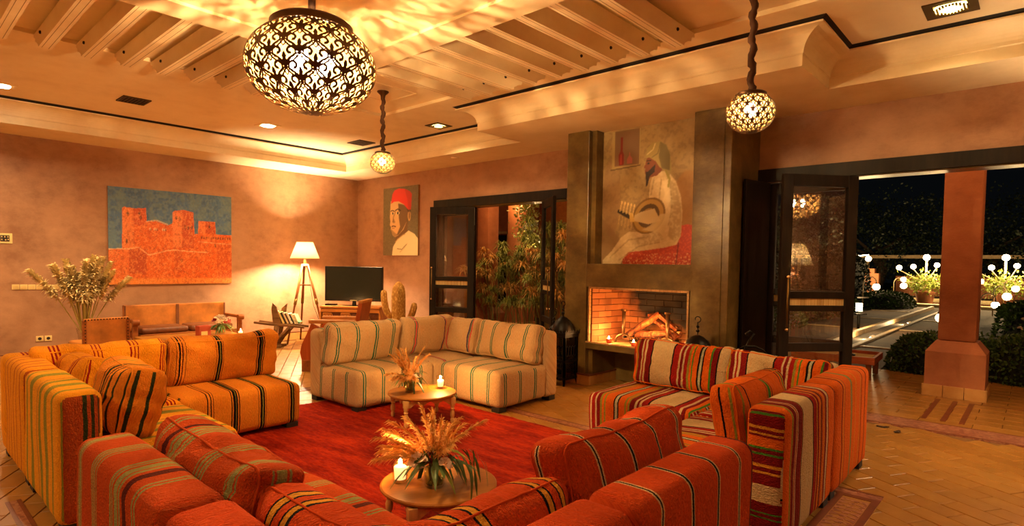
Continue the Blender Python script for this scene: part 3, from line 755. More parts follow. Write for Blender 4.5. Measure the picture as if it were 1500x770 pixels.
p.ell(.285, .62, .045, .018, 'E8D8B0', .8); p.ell(.285, .62, .02, .018, '1A120A'); p.line([(.225, .655), (.27, .665), (.335, .65)], .018, '2A1C10'); p.ell(.43, .62, .055, .02, 'E8D8B0', .8); p.ell(.43, .62, .024, .02, '1A120A'); p.line([(.36, .66), (.43, .68), (.51, .655)], .02, '2A1C10')
p.line([(.36, .64), (.30, .56), (.30, .5)], .03, '8A6438', .7, 2); p.poly([(.27, .49), (.30, .56), (.36, .49), (.32, .475)], '7A5430', .7, 2); p.line([(.26, .43), (.31, .435), (.37, .425)], .022, '5A3018'); p.line([(.27, .405), (.33, .40)], .02, '9A6A40', .7)
p.ell(.755, .57, .04, .075, 'C09858'); p.ell(.76, .57, .02, .05, '5A4022', .7); p.poly([(.68, .68), (.80, .68), (.79, .62), (.72, .62)], '2A1C10', .7)
fez = [(.23, .76), (.27, .90), (.33, .955), (.46, .975), (.62, .96), (.76, .92), (.82, .88), (.80, .66), (.72, .66), (.6, .74), (.45, .79), (.32, .79)]
p.poly(fez, 'D8281A'); p.poly([(.62, .96), (.76, .92), (.82, .88), (.80, .66), (.72, .66), (.70, .8)], 'B01C12', .6, 4)
p.line([(.36, .20), (.44, .24), (.58, .30), (.64, .31)], .02, 'B89A60', .8); p.line([(.42, .10), (.55, .09), (.68, .16)], .014, '6A542E', .9); p.line([(.50, .05), (.62, .11), (.70, .17)], .02, 'B09860', .6, 2)
por = thing('man_portrait', 'unframed portrait of a man in a red fez and cream robe', 'painting', (-8.905, YR-.032, 1.52))
W_, H_ = 1.0, 1.205
m = MB(); m.box(0, W_, .001, .032, 0, H_); m.build('stretched_canvas', M_canv, por); p.surface('painted_surface', W_, H_, M_paint, por)

# --- lute player above the mantel (fills the breast between pillars)
p = Pic(210, 270, 'A08454'); p.put(p.nz(14, 1) > .5, 'A08450', .6, 4); p.put(p.nz(5, 2) > .55, '7E6640', .45, 2); p.put(p.nz(3, 3) > .6, 'B0925A', .35, 1); p.poly([(0, 0), (0, .35), (.2, .2), (.25, 0)], '8A6A44', .7, 6)
p.ell(.88, .45, .14, .2, 'A87434', .6, 8); p.ell(.1, .5, .1, .3, '94704C', .5, 8)
p.poly([(.10, .70), (.10, .99), (.40, .99), (.40, .71)], 'A89058'); p.poly([(.13, .73), (.13, .99), (.39, .99), (.39, .73)], '7A5A3C'); p.line([(.09, .705), (.4, .72)], .014, '6A5030')
p.poly([(.175, .735), (.172, .81), (.19, .84), (.192, .94), (.212, .94), (.214, .84), (.228, .81), (.226, .735)], '7E1C12'); p.poly([(.19, .74), (.19, .81), (.205, .82), (.205, .74)], 'B8382A', .6)
p.poly([(.26, .74), (.262, .775), (.285, .80), (.29, .84), (.295, .80), (.32, .775), (.32, .74)], 'B0584A', .8)
# red cushions
p.poly([(.24, 0), (.24, .06), (.30, .10), (.45, .115), (.70, .13), (.80, .16), (.81, .27), (.88, .28), (1, .26), (1, 0)], 'A82C16'); cm = p.pmask([(.24, 0), (.24, .06), (.30, .10), (.45, .115), (.70, .13), (.80, .16), (.81, .27), (.88, .28), (1, .26), (1, 0)])
p.put((p.nz(2, 9) > .6) & cm, 'C8481E', .7, 1); p.put((p.nz(2, 12) > .7) & cm & (p.Y < .08), 'E0A060', .8, 1); p.line([(.78, 0), (.80, .15)], .012, '701408')
# robe
robe = [(.02, .03), (.12, .10), (.22, .20), (.30, .24), (.40, .235), (.42, .30), (.40, .36), (.44, .40), (.50, .42), (.50, .50), (.51, .58), (.53, .63), (.60, .66), (.68, .66), (.76, .58), (.81, .48), (.83, .36), (.82, .20), (.78, .14), (.66, .12), (.45, .10), (.30, .09), (.24, .04), (.22, 0), (.02, 0)]
p.poly(robe, 'C8B080'); rm = p.pmask(robe)
p.poly([(.66, .62), (.76, .56), (.82, .40), (.82, .20), (.76, .16), (.70, .2), (.72, .4)], 'A08656', .7, 4); p.poly([(.45, .22), (.60, .25), (.66, .18), (.5, .14), (.34, .15)], '9A8258', .6, 5)
p.poly([(.52, .58), (.60, .62), (.66, .5), (.60, .36), (.50, .34), (.36, .36), (.34, .31), (.5, .29), (.63, .32), (.72, .46), (.70, .60)], 'DCC696', .7, 2)
for a in (([(.62, .6), (.60, .45), (.56, .38)]), ([(.70, .58), (.73, .42), (.70, .28)]), ([(.10, .05), (.3, .18), (.5, .2)]), ([(.2, .03), (.4, .13), (.62, .16)]), ([(.55, .62), (.52, .5)])): p.line(a, .012, '8A7048', .7, 2)
p.put((p.nz(3, 20) > .6) & rm, 'E0CC9C', .35, 2)
# lute
p.ell(.50, .35, .17, .125, '3A2612', 1, 1, .3); p.ell(.50, .35, .17, .125, '9A7434', .6, 2, .3)
for k, r in enumerate((.95, .70, .45)): p.ell(.5, .35, .16*r, .118*r, ('B08A40', '46301A', 'A88240')[k], .9, 1, .3)
p.poly([(.36, .36), (.34, .32), (.50, .29), (.62, .31), (.56, .40), (.42, .38)], 'CDB684', .95, 1); p.poly([(.44, .25), (.66, .22), (.72, .36), (.62, .36), (.52, .28)], 'C4AC7A', .8, 2)
p.poly([(.17, .385), (.18, .41), (.32, .36), (.31, .33)], '2A1C10'); p.poly([(.30, .38), (.34, .375), (.36, .31), (.31, .31)], 'D0AC58')
for k in range(5): x = .20+.034*k; p.line([(x, .395-.01*k), (x+.015, .455-.008*k)], .008, 'E0C078'); p.ell(x+.018, .46-.008*k, .01, .012, 'E0C078'); p.line([(x-.005, .36-.01*k), (x-.015, .30-.012*k)], .006, 'C8A460')
# head
p.poly([(.47, .76), (.455, .72), (.44, .70), (.458, .69), (.45, .665), (.462, .645), (.47, .56), (.49, .60), (.51, .625), (.57, .63), (.62, .66), (.64, .74), (.58, .78), (.5, .79)], '7A3E20'); p.poly([(.46, .67), (.468, .56), (.485, .57), (.50, .63), (.55, .66), (.56, .72), (.52, .69), (.48, .665)], '1E1008', .95, 1)
p.ell(.487, .725, .012, .007, '180C06'); p.line([(.47, .745), (.51, .745)], .012, '1E1008')
p.poly([(.455, .77), (.47, .83), (.52, .87), (.60, .87), (.66, .84), (.70, .77), (.72, .66), (.68, .60), (.66, .66), (.60, .69), (.56, .735), (.50, .765)], 'A08C50'); p.poly([(.60, .87), (.66, .84), (.70, .77), (.70, .66), (.62, .68), (.59, .76)], '5E5230', .8, 2); p.line([(.47, .79), (.53, .82), (.55, .86)], .01, 'D0BC80'); p.line([(.52, .765), (.58, .79), (.60, .86)], .01, '7A6A3C'); p.line([(.66, .66), (.70, .60), (.69, .55)], .02, '9A8A40')
W_, H_ = 1.21, WT-1.42
lp = thing('lute_player_painting', 'large painting over the fireplace of a seated bearded man in a turban playing a lute', 'painting', (-3.84, 5.80, 1.42))
m = MB(); m.box(0, W_, .001, .014, 0, H_); m.build('painting_board', M_canv, lp); p.surface('painted_surface', W_, H_, M_paint, lp)
# ================================================================ sofas
M_foot = mat('dark_sofa_foot', '1A120C', .6)
# stripe sets
def dbl(a, c1, c2, w_=.012, g=.012): return [(a, w_, c1), (a+w_, g, c2), (a+w_+g, w_, c1)]
def tri(a, k='red', w_=.010, g=.014): return [(a+i*(w_+g), w_, k) for i in range(3)]
def blkg(a): return [(a, .006, 'blk'), (a+.016, .018, 'blk'), (a+.034, .006, 'olv'), (a+.04, .012, 'blk'), (a+.06, .005, 'blk')]
F_OBLK = fabric('orange_wool_black_stripes', 'dor', [(.16, .006, 'blk'), (.18, .008, 'blk'), (.20, .006, 'blk')]+blkg(.33)+blkg(.54)+blkg(.79), L=1.0)
F_OBLKC = fabric('orange_wool_black_stripes_cushion', 'dor', [(.04, .006, 'blk'), (.06, .012, 'blk'), (.085, .006, 'cht'), (.11, .004, 'blk')]+blkg(.34)+blkg(.69), L=1.0)
F_ORED = fabric('orange_wool_red_stripes', 'org', tri(.10)+tri(.34)+tri(.57)+tri(.78), L=1.0)
F_OSCOL = fabric('orange_wool_red_stripes_outer', 'org', [(.05+.105*i+(.01 if i % 2 else 0), .014, 'rst') for i in range(9)], L=1.0)
F_OYEL = fabric('amber_wool_olive_stripes', 'yel', [(.10, .04, 'olv'), (.25, .08, 'olv'), (.44, .035, 'ylw'), (.50, .055, 'olv'), (.64, .07, 'olv'), (.80, .03, 'olv')], L=1.0)
F_OGRN = fabric('rust_wool_green_stripes', 'rst', [(.003, .016, 'olv'), (.105, .018, 'dgr'), (.14, .014, 'dgr'), (.172, .010, 'dgr')], L=1.0)
F_OGRC = fabric('orange_wool_green_stripes_cushion', 'dor', [(.07, .018, 'dgr'), (.15, .024, 'dgr'), (.20, .020, 'dgr'), (.245, .024, 'dgr'), (.29, .018, 'dgr'), (.42, .03, 'olv'), (.55, .02, 'olv')], L=1.0)
F_CR = fabric('cream_wool_green_stripes', 'ecr', dbl(.06, 'teal', 'crm')+dbl(.27, 'teal', 'crm')+dbl(.50, 'teal', 'crm')+dbl(.72, 'teal', 'crm'), L=1.0, fuzz=.35)
F_CRP = fabric('cream_wool_plain_cover', 'ecr', [], L=1.0, fuzz=.35)
F_CRK = fabric('cream_wool_red_blue_stripes', 'ecr', [(.12, .008, 'teal'), (.13, .016, 'pink'), (.15, .008, 'navy'), (.55, .01, 'navy'), (.565, .008, 'pink'), (.77, .012, 'teal')], L=1.0, fuzz=.35)
F_CRKR = fabric('cream_wool_rose_stripe', 'ecr', [(.24, .018, 'pink'), (.262, .006, 'navy'), (.58, .016, 'navy'), (.60, .008, 'teal'), (.612, .01, 'pink')], L=1.0, fuzz=.35)
_mul = [(0, .03, 'red'), (.03, .02, 'crm'), (.05, .03, 'red'), (.08, .016, 'crm'), (.096, .034, 'drd'), (.13, .018, 'olv'), (.148, .018, 'o2'), (.166, .014, 'olv'), (.18, .07, 'o2'), (.25, .010, 'blk'), (.26, .022, 'pale'), (.282, .012, 'blk'), (.294, .05, 'o2'), (.344, .018, 'olv'), (.362, .012, 'o2'), (.374, .014, 'olv'), (.388, .04, 'drd'), (.428, .018, 'crm'), (.446, .018, 'drd'), (.464, .016, 'crm'), (.48, .05, 'red'), (.53, .012, 'blk'), (.542, .185, 'crm'), (.727, .013, 'blk'), (.74, .04, 'red'), (.78, .02, 'crm'), (.80, .03, 'drd'), (.83, .03, 'o2'), (.86, .02, 'grn')]
F_MU = fabric('multicolour_striped_kilim', 'o2', _mul, L=.93)
F_MUC = fabric('multicolour_striped_kilim_cushion', 'o2', [(0, .03, 'o2'), (.03, .015, 'olv'), (.045, .035, 'drd'), (.08, .016, 'crm'), (.096, .016, 'red'), (.112, .016, 'crm'), (.128, .05, 'drd'), (.178, .010, 'blk'), (.188, .19, 'crm'), (.378, .012, 'blk'), (.39, .05, 'red'), (.44, .016, 'crm'), (.456, .02, 'drd'), (.476, .016, 'crm'), (.492, .03, 'red'), (.522, .018, 'olv'), (.54, .018, 'o2'), (.558, .012, 'grn'), (.57, .04, 'o2'), (.61, .012, 'blk'), (.622, .018, 'pale'), (.64, .012, 'blk'), (.652, .05, 'o2'), (.702, .014, 'grn'), (.716, .04, 'drd'), (.756, .014, 'blk'), (.77, .25, 'crm')], L=.93)
F_MUO = fabric('multicolour_striped_kilim_outer', 'o2', [(.06, .02, 'olv'), (.085, .045, 'drd'), (.13, .008, 'crm'), (.14, .012, 'red'), (.152, .008, 'crm'), (.162, .07, 'drd'), (.235, .010, 'blk'), (.245, .19, 'crm'), (.435, .012, 'blk'), (.447, .06, 'red'), (.507, .010, 'ylw'), (.517, .03, 'drd'), (.56, .008, 'olv'), (.58, .02, 'cht'), (.61, .006, 'blk'), (.64, .008, 'olv'), (.66, .03, 'drd'), (.69, .03, 'crm'), (.72, .012, 'cht'), (.85, .014, 'blk')], L=.93)
F_MUO2 = fabric('multicolour_striped_kilim_outer_corner', 'o2', [(.13, .012, 'blk'), (.17, .012, 'ylw'), (.19, .008, 'drd'), (.34, .016, 'olv'), (.356, .010, 'gry'), (.366, .014, 'olv'), (.46, .01, 'ylw'), (.60, .012, 'olv'), (.64, .014, 'blk'), (.75, .014, 'blk')], L=.93)
F_MUX = fabric('orange_kilim_barred_cushion', 'o2', [(.03, .014, 'olv'), (.09, .010, 'blk'), (.34, .008, 'blk'), (.36, .03, 'grn'), (.40, .008, 'blk'), (.62, .012, 'blk'), (.66, .03, 'grn'), (.71, .04, 'blk')], L=.93)
F_MUE = fabric('red_kilim_end_bands', 'drd', [(.0, .03, 'o2'), (.04, .010, 'ylw'), (.065, .010, 'ylw'), (.13, .007, 'grn'), (.155, .007, 'grn'), (.21, .085, 'crm'), (.35, .012, 'ylw'), (.385, .012, 'ylw'), (.44, .012, 'grn'), (.47, .012, 'grn'), (.48, .05, 'o2'), (.54, .012, 'ylw'), (.57, .012, 'ylw'), (.64, .014, 'grn')], L=.93)
F_RG = fabric('red_wool_sage_stripes', 'ro', [(.07, .008, 'sage'), (.085, .03, 'sage'), (.122, .008, 'sage'), (.28, .010, 'sage'), (.30, .010, 'sage'), (.32, .010, 'sage'), (.34, .010, 'sage'), (.50, .012, 'sage'), (.522, .012, 'sage'), (.548, .035, 'sage'), (.59, .018, 'sage'), (.63, .035, 'cht'), (.72, .012, 'sage'), (.745, .012, 'sage')], L=1.0, fuzz=.8)
def tan_(a): return [(a, .009, 'blk'), (a+.009, .02, 'ylw'), (a+.029, .011, 'blk')]
F_RT = fabric('red_wool_tan_stripes', 'r2', [(.12, .007, 'ecr'), (.127, .009, 'blk'), (.136, .007, 'ecr'), (.32, .007, 'ecr'), (.327, .009, 'blk'), (.336, .007, 'ecr'), (.52, .007, 'ecr'), (.527, .009, 'blk'), (.536, .007, 'ecr'), (.72, .007, 'ecr'), (.727, .009, 'blk'), (.736, .007, 'ecr'), (.84, .03, 'cht')], L=1.0, fuzz=.4)
F_RK = fabric('red_wool_black_yellow_stripes', 'r2', tan_(.12)+tan_(.19)+tan_(.46)+tan_(.53)+tan_(.78)[:3], L=1.0, fuzz=.4)
F_RP = fabric('red_wool_plain', 'r2', [], L=1.0, fuzz=.6)

SH, BH, BT = .385, .715, .20
def sofa_module(lab, group, x0, x1, y0, y1, backs, axis, F_seat, F_back=None, F_end=None, seed=0, bh=BH):
    """backs: list of sides 'x-','x+','y-','y+' ; axis: stripe length axis"""
    cx, cy = (x0+x1)/2, (y0+y1)/2
    o = thing('sofa_module', lab, 'sofa', (cx, cy, 0), 0, group)
    F_back = F_back or {}
    g = .006; X0, X1, Y0, Y1 = x0+g, x1-g, y0+g, y1-g
    sx0, sx1, sy0, sy1 = X0, X1, Y0, Y1
    for b in backs:
        if b == 'x-': sx0 += BT-.03
        if b == 'x+': sx1 -= BT-.03
        if b == 'y-': sy0 += BT-.03
        if b == 'y+': sy1 -= BT-.03
    W, D = sx1-sx0, sy1-sy0; hz = SH-.045
    uo = (sx0-X0) if axis == 'x' else (sy0-Y0)
    sb = softbox((W, D, hz), .055, (.004, .004, .014), (10, 10, 6), .005, seed, 4, u=axis, uo=uo)
    link('seat', soft_mesh('seat', sb, Tr((sx0+sx1)/2-cx, (sy0+sy1)/2-cy, .045+hz/2)), F_seat, o)
    done = None
    for b in backs:
        if b[0] == 'x': bx0, bx1 = (X0, X0+BT) if b == 'x-' else (X1-BT, X1); by0, by1 = Y0, Y1
        else: by0, by1 = (Y0, Y0+BT) if b == 'y-' else (Y1-BT, Y1); bx0, bx1 = X0, X1
        if done:      # corner: second back starts where the first ends
            if b[0] == 'y' and done[0] == 'x':
                if done == 'x-': bx0 = X0+BT-.02
                else: bx1 = X1-BT+.02
            elif b[0] == 'x' and done[0] == 'y':
                if done == 'y-': by0 = Y0+BT-.02
                else: by1 = Y1-BT+.02
        hb = bh-.04; ax = 'y' if b[0] == 'x' else 'x'
        uo = (bx0-X0) if ax == 'x' else (by0-Y0)
        sb = softbox((bx1-bx0, by1-by0, hb), .05, endz=(F_end is F_MUE), endc=(F_end is None), puff=(.004, .004, .006), n=(8 if b[0] == 'y' else 4, 8 if b[0] == 'x' else 4, 10), amp=.004, seed=seed+3, freq=4, u=ax, uo=uo)
        me = soft_mesh('backrest', sb, Tr((bx0+bx1)/2-cx, (by0+by1)/2-cy, .04+hb/2))
        mt = F_back.get(b, F_seat); bo = link('backrest', me, mt, o)
        if F_end is not None:
            me.materials.append(F_end)
            for p_ in me.polygons:
                nn = p_.normal
                if (ax == 'x' and abs(nn.x) > .75) or (ax == 'y' and abs(nn.y) > .75): p_.material_index = 1
        done = done or b
    for fx in (X0+.07, X1-.07):
        for fy in (Y0+.07, Y1-.07):
            m = MB(); m.box(fx-cx-.05, fx-cx+.05, fy-cy-.05, fy-cy+.05, 0, .055, .004); m.build('foot', M_foot, o)
    return o
def cushion(lab, group, c, L_, H_, T_, yaw, F, lean=0, roll=0, seed=0, puff=.034, wr=.02, uo=0, F_pipe=None, sag=.01, pinch=.12, z=None):
    """cushion standing on its long edge: length along local x, height z, thickness y"""
    o = thing('cushion', lab, 'cushion', c, 0, group); o.rotation_euler = Matrix.Rotation(yaw, 3, 'Z').to_4x4().to_euler()
    o.rotation_euler = (Rz(yaw) @ Rx(lean) @ Ry(roll)).to_euler()
    sb = softbox((L_, T_, H_), T_*.36, (.006, puff, .012), (22, 6, 12), .005, seed, 5, pinch=pinch, u='x', uo=uo, sag=sag, wr=wr)
    link('cover', soft_mesh('cover', sb, Tr(0, 0, H_/2)), F, o)
    dfm = sb[3]; r_ = T_*.36; pts = []
    for s_ in (-1, 1):
        loop = []
        hx, hz, rr = L_/2, H_/2, r_*.8; y = s_*(T_/2-r_*.28)
        for (qx, qz, a0) in ((hx-rr, hz-rr, 0), (-hx+rr, hz-rr, PI/2), (-hx+rr, -hz+rr, PI), (hx-rr, -hz+rr, 1.5*PI)):
            for k in range(5): a = a0+PI/2*k/4; loop.append((qx+rr*math.cos(a), y, qz+rr*math.sin(a)))
            nx = {0: (-hx+rr, hz), PI/2: (-hx, -hz+rr), PI: (hx-rr, -hz), 1.5*PI: (hx, hz-rr)}[a0]
            p0 = Vector(loop[-1]); p1 = Vector((nx[0], y, nx[1]))
            for k in range(1, 12): loop.append(tuple(p0.lerp(p1, k/12)))
        q = [dfm(p)+Vector((0, 0, H_/2)) for p in loop]; m = MB(); m.tube(q, .0045, 5, closed=True)
        m.build('piping', F_pipe or F, o, smooth=True)
    return o
# ---- orange sofa, left
G = 'modules of the orange corner sofa'
sofa_module('corner module of the orange sofa, with rust ribbed stripes on its outer back', G, -5.42, -4.50, .60, 1.50, ['x-', 'y-'], 'y', F_ORED, {'y-': F_OSCOL, 'x-': F_ORED}, seed=1)
sofa_module('orange sofa module with black stripe groups at the far end of the left sofa', G, -5.42, -4.54, 1.50, 2.42, ['x-'], 'y', F_OBLK, seed=2)
sofa_module('amber sofa module with olive stripes at the near end of the left sofa', G, -4.50, -3.56, .60, 1.50, ['y-'], 'x', F_OYEL, {}, F_end=F_OGRN, seed=3)
G = 'cushions on the orange corner sofa'
cushion('long orange cushion with black stripe groups on the far module of the left sofa', G, (-5.10, 1.98, SH+.005), .90, .40, .17, PI/2, F_OBLKC, lean=math.radians(14), seed=11)
cushion('long orange cushion with triple red stripes in the corner of the left sofa', G, (-5.10, 1.13, SH+.005), .84, .40, .17, PI/2, F_ORED, lean=math.radians(12), seed=12)
cushion('second orange cushion with red stripes tucked against the outer back of the left sofa', G, (-4.88, .90, SH), .70, .37, .15, PI+.08, F_ORED, lean=math.radians(10), seed=13)
cushion('plump orange cushion with dark green stripes on the amber module', G, (-3.98, .96, SH), .66, .42, .22, PI-.05, F_OGRC, lean=math.radians(14), seed=14, puff=.045)
# ---- cream sofa, far middle
G = 'modules of the cream corner sofa'
sofa_module('corner module of the cream sofa, behind the far round table', G, -5.45, -4.57, 3.90, 4.80, ['x-', 'y+'], 'y', F_CRK, seed=21)
sofa_module('left module of the cream sofa, its plain end facing the orange sofa', G, -5.45, -4.57, 2.96, 3.90, ['x-'], 'y', F_CR, seed=22)
sofa_module('right module of the cream sofa, nearest the iron lantern', G, -4.57, -3.67, 3.90, 4.80, ['y+'], 'x', F_CR, seed=23)
G = 'cushions on the cream corner sofa'
cushion('long cream cushion with green stripes on the left module of the cream sofa', G, (-5.13, 3.36, SH+.01), .86, .42, .17, PI/2, F_CR, lean=math.radians(13), seed=24, uo=-.0)
cushion('cream cushion with a bright red stripe in the corner of the cream sofa', G, (-5.12, 4.16, SH+.01), .72, .42, .17, PI/2, F_CRK, lean=math.radians(13), seed=25)
cushion('cream cushion with rose and blue stripes in the corner of the cream sofa', G, (-4.88, 4.46, SH+.01), .66, .40, .17, 0, F_CRKR, lean=math.radians(-13), seed=26)
cushion('long cream cushion with green stripes at the right end of the cream sofa', G, (-4.13, 4.48, SH+.01), .86, .40, .18, 0, F_CR, lean=math.radians(-14), seed=27)
# ---- multicolour sofa, right
G = 'modules of the multicoloured corner sofa'
sofa_module('corner module of the multicoloured striped sofa, by the garden door', G, -1.76, -.86, 3.84, 4.75, ['x+', 'y+'], 'y', F_MU, {'x+': F_MUO2, 'y+': F_MU}, seed=31)
sofa_module('left module of the multicoloured striped sofa, in front of the fireplace', G, -2.66, -1.76, 3.84, 4.75, ['y+'], 'x', F_MU, seed=32)
sofa_module('near module of the multicoloured striped sofa with banded end beside the red sofa', G, -1.76, -.86, 2.92, 3.84, ['x+'], 'y', F_MU, {'x+': F_MUO}, F_end=F_MUE, seed=33)
G = 'cushions on the multicoloured corner sofa'
cushion('long striped cushion with broad cream bands on the left module of the multicoloured sofa', G, (-2.15, 4.44, SH), .86, .40, .17, 0, F_MUC, lean=math.radians(-14), seed=34)
cushion('long striped cushion in the corner of the multicoloured sofa', G, (-1.42, 4.46, SH), .76, .38, .16, 0, F_MUC, lean=math.radians(-12), seed=35)
cushion('orange cushion with green and black bars against the right back of the multicoloured sofa', G, (-1.17, 3.42, SH), .80, .40, .17, PI/2, F_MUX, lean=math.radians(-10), seed=36)
# ---- red sofa, nearest the camera
G = 'modules of the red corner sofa'
sofa_module('left module of the red sofa with sage stripes over its back', G, -2.70, -1.74, .50, 1.44, ['y-'], 'x', F_RG, seed=41)
sofa_module('corner module of the red sofa, nearest the camera', G, -1.74, -.80, .50, 1.44, ['y-', 'x+'], 'x', F_RK, {'x+': F_RP, 'y-': F_RP}, seed=42)
sofa_module('right module of the red sofa with thin tan stripes beside the multicoloured sofa', G, -1.74, -.80, 1.44, 2.35, ['x+'], 'y', F_RT, seed=43)
G = 'cushions on the red corner sofa'
cushion('slumped red cushion with sage stripes on the left module of the red sofa', G, (-2.14, .79, SH+.005), .88, .385, .20, PI, F_RG, lean=math.radians(10), seed=44, puff=.045, wr=.03, uo=0)
cushion('red cushion with black and yellow stripes left of the camera corner', G, (-1.40, .80, SH), .70, .34, .19, PI+.06, F_RK, lean=math.radians(16), seed=45, puff=.035, wr=.02)
cushion('red cushion with black and yellow stripes right of the camera corner', G, (-1.10, 1.20, SH), .62, .345, .19, PI/2, F_RK, lean=math.radians(-15), seed=46, puff=.035, wr=.02)
cushion('long plain red cushion with thin tan stripes on the right module of the red sofa', G, (-1.12, 1.92, SH), .84, .43, .19, PI/2, F_RT, lean=math.radians(-12), seed=47, puff=.04, wr=.02)
# ---- rug
def rug():
    x0, x1, y0, y1 = -5.22, -1.12, .92, 3.88; nx, ny = 330, 240; V = []; Fs = []
    for j in range(ny+1):
        for i in range(nx+1):
            x = x0+(x1-x0)*i/nx; y = y0+(y1-y0)*j/ny; e = min(i, nx-i, j, ny-j)
            h = .017 if e > 0 else 0
            if e > 0: h += .004*mnoise.noise(Vector((x*18, y*42, 0)))+.005*mnoise.noise(Vector((x*3, y*9, 3)))
            dx = .012*mnoise.noise(Vector((x*2, y*2, 5))) if e == 0 else 0
            V.append((x+dx-x0, y+dx-y0, max(0.001, h)))
    for j in range(ny):
        for i in range(nx): a = j*(nx+1)+i; Fs.append((a, a+1, a+nx+2, a+nx+1))
    m = MB(); m.add(V, Fs); t = NT('red_rug_pile'); tc = t.tex(); a = t.noise(t.scale(tc, (1.2, 6, 1)), 1.6, 6, .65); b = t.noise(t.scale(tc, (20, 60, 1)), 1, 3, .6)
    col = t.ramp(t.math('ADD', t.math('MULTIPLY', a, .65), t.math('MULTIPLY', b, .35)), [(.36, hexc('6E0E04')), (.5, hexc('962008')), (.62, hexc('B4320A'))])
    mt = t.pbr(col, .97, t.bump(t.math('ADD', b, t.noise(tc, 160, 3)), .9, .012), **{'Specular IOR Level': .1})
    o = m.build('rug', mt, None, smooth=True, fix=False, loc=(x0, y0, 0)); tag(o, 'large plain red wool rug between the sofas', 'rug')
rug()
# ================================================================ pendant lamps of pierced brass
M_pierc = mat('pierced_brass', '4A2E10', .45, .7, bmp=.2)
M_bulb = emit('bulb', (1, .72, .36), 60)
def ell_pt(a, c, lon, t, sc_=1.0):
    "t 0 (bottom) .. 1 (top rim): polar angle"
    th = PI*(1-t); return Vector((a*sc_*math.sin(th)*math.cos(lon), a*sc_*math.sin(th)*math.sin(lon), c*sc_*math.cos(th)))
def ell_n(a, c, p): return Vector((p.x/a**2, p.y/a**2, p.z/c**2)).normalized()
def pierced(a, c, nlon, nrow, wd, t0=.035, t1=.80, seg=9):
    "scrollwork of flat ribbons on an ellipsoid"
    m = MB()
    def ribbon(path, w0, w1=None):
        w1 = w1 if w1 is not None else w0; n = len(path); P = [ell_pt(a, c, lo, tt) for lo, tt in path]; V = []
        for i, p in enumerate(P):
            d = P[min(i+1, n-1)]-P[max(i-1, 0)]; s_ = d.cross(ell_n(a, c, p))
            if s_.length < 1e-9: s_ = Vector((1, 0, 0))
            s_.normalize(); f = i/(n-1); w_ = (w0*(1-f)+w1*f)/2*min(1, .25+1.0*math.hypot(p.x, p.y)/a); V += [p-s_*w_, p+s_*w_]
        m.add(V, [(2*i, 2*i+1, 2*i+3, 2*i+2) for i in range(n-1)])
    dl = 2*PI/nlon
    for r in range(-1, nrow):
        ta = t0+(t1-t0)*r/nrow; tb = t0+(t1-t0)*(r+1)/nrow; tm = (ta+tb)/2; h = tb-ta
        for k in range(nlon):
            lo = dl*(k+(.5 if r % 2 else 0)); hh = 1.0
            def cell(u, v): return (lo+u*dl, min(t1+.005, max(t0*.5, ta+v*2*h)))
            for sg in (-1, 1):
                # ogee outline of the cell
                ribbon([cell(sg*.5*math.sin(PI*v/1)*(1 if True else 0), v*1.0) for v in [i/seg for i in range(seg+1)]], wd)
                # outer C scroll curling into the cell
                sp = []
                for i in range(seg+3):
                    q = i/(seg+2); ang = -PI/2+q*2.1*PI; rr = .20*(1-.72*q); sp.append(cell(sg*(.22+rr*math.cos(ang)), .52+rr*1.15*math.sin(ang)))
                ribbon(sp, wd*.9, wd*1.8)
                ribbon([cell(sg*(.02+.2*q), .08+.24*q*q) for q in [i/4 for i in range(5)]], wd*.9)
                ribbon([cell(sg*(.30*math.sin(PI*q*.9)), .98-.42*q) for q in [i/5 for i in range(6)]], wd*.8)
                # petals reaching to the next cell
                ribbon([cell(sg*(.5-.13*math.sin(PI*q)), .2+.6*q) for q in [i/5 for i in range(6)]], wd*.7)
            # palmette in the middle
            ribbon([cell(0, .10), cell(0, .2), cell(0, .34)], wd*.6, wd*2.6); ribbon([cell(0, .34), cell(0, .44), cell(0, .50)], wd*2.6, wd*.5)
    return m
def solid(o, th):
    md = o.modifiers.new('thickness', 'SOLIDIFY'); md.thickness = th; md.offset = 0
def liner(k):  # translucent skin added inside the pierced shades for a yellow glow
    t = NT('amber_liner'); a = t.n('ShaderNodeBsdfTransparent', {'Color': (1, .95, .84, 1)}); b = t.n('ShaderNodeBsdfTranslucent', {'Color': (1, .62, .20, 1)})
    m_ = t.n('ShaderNodeMixShader', {0: k, 1: a.outputs[0], 2: b.outputs[0]}); t.l(m_.outputs[0], t.out.inputs[0]); return t.m
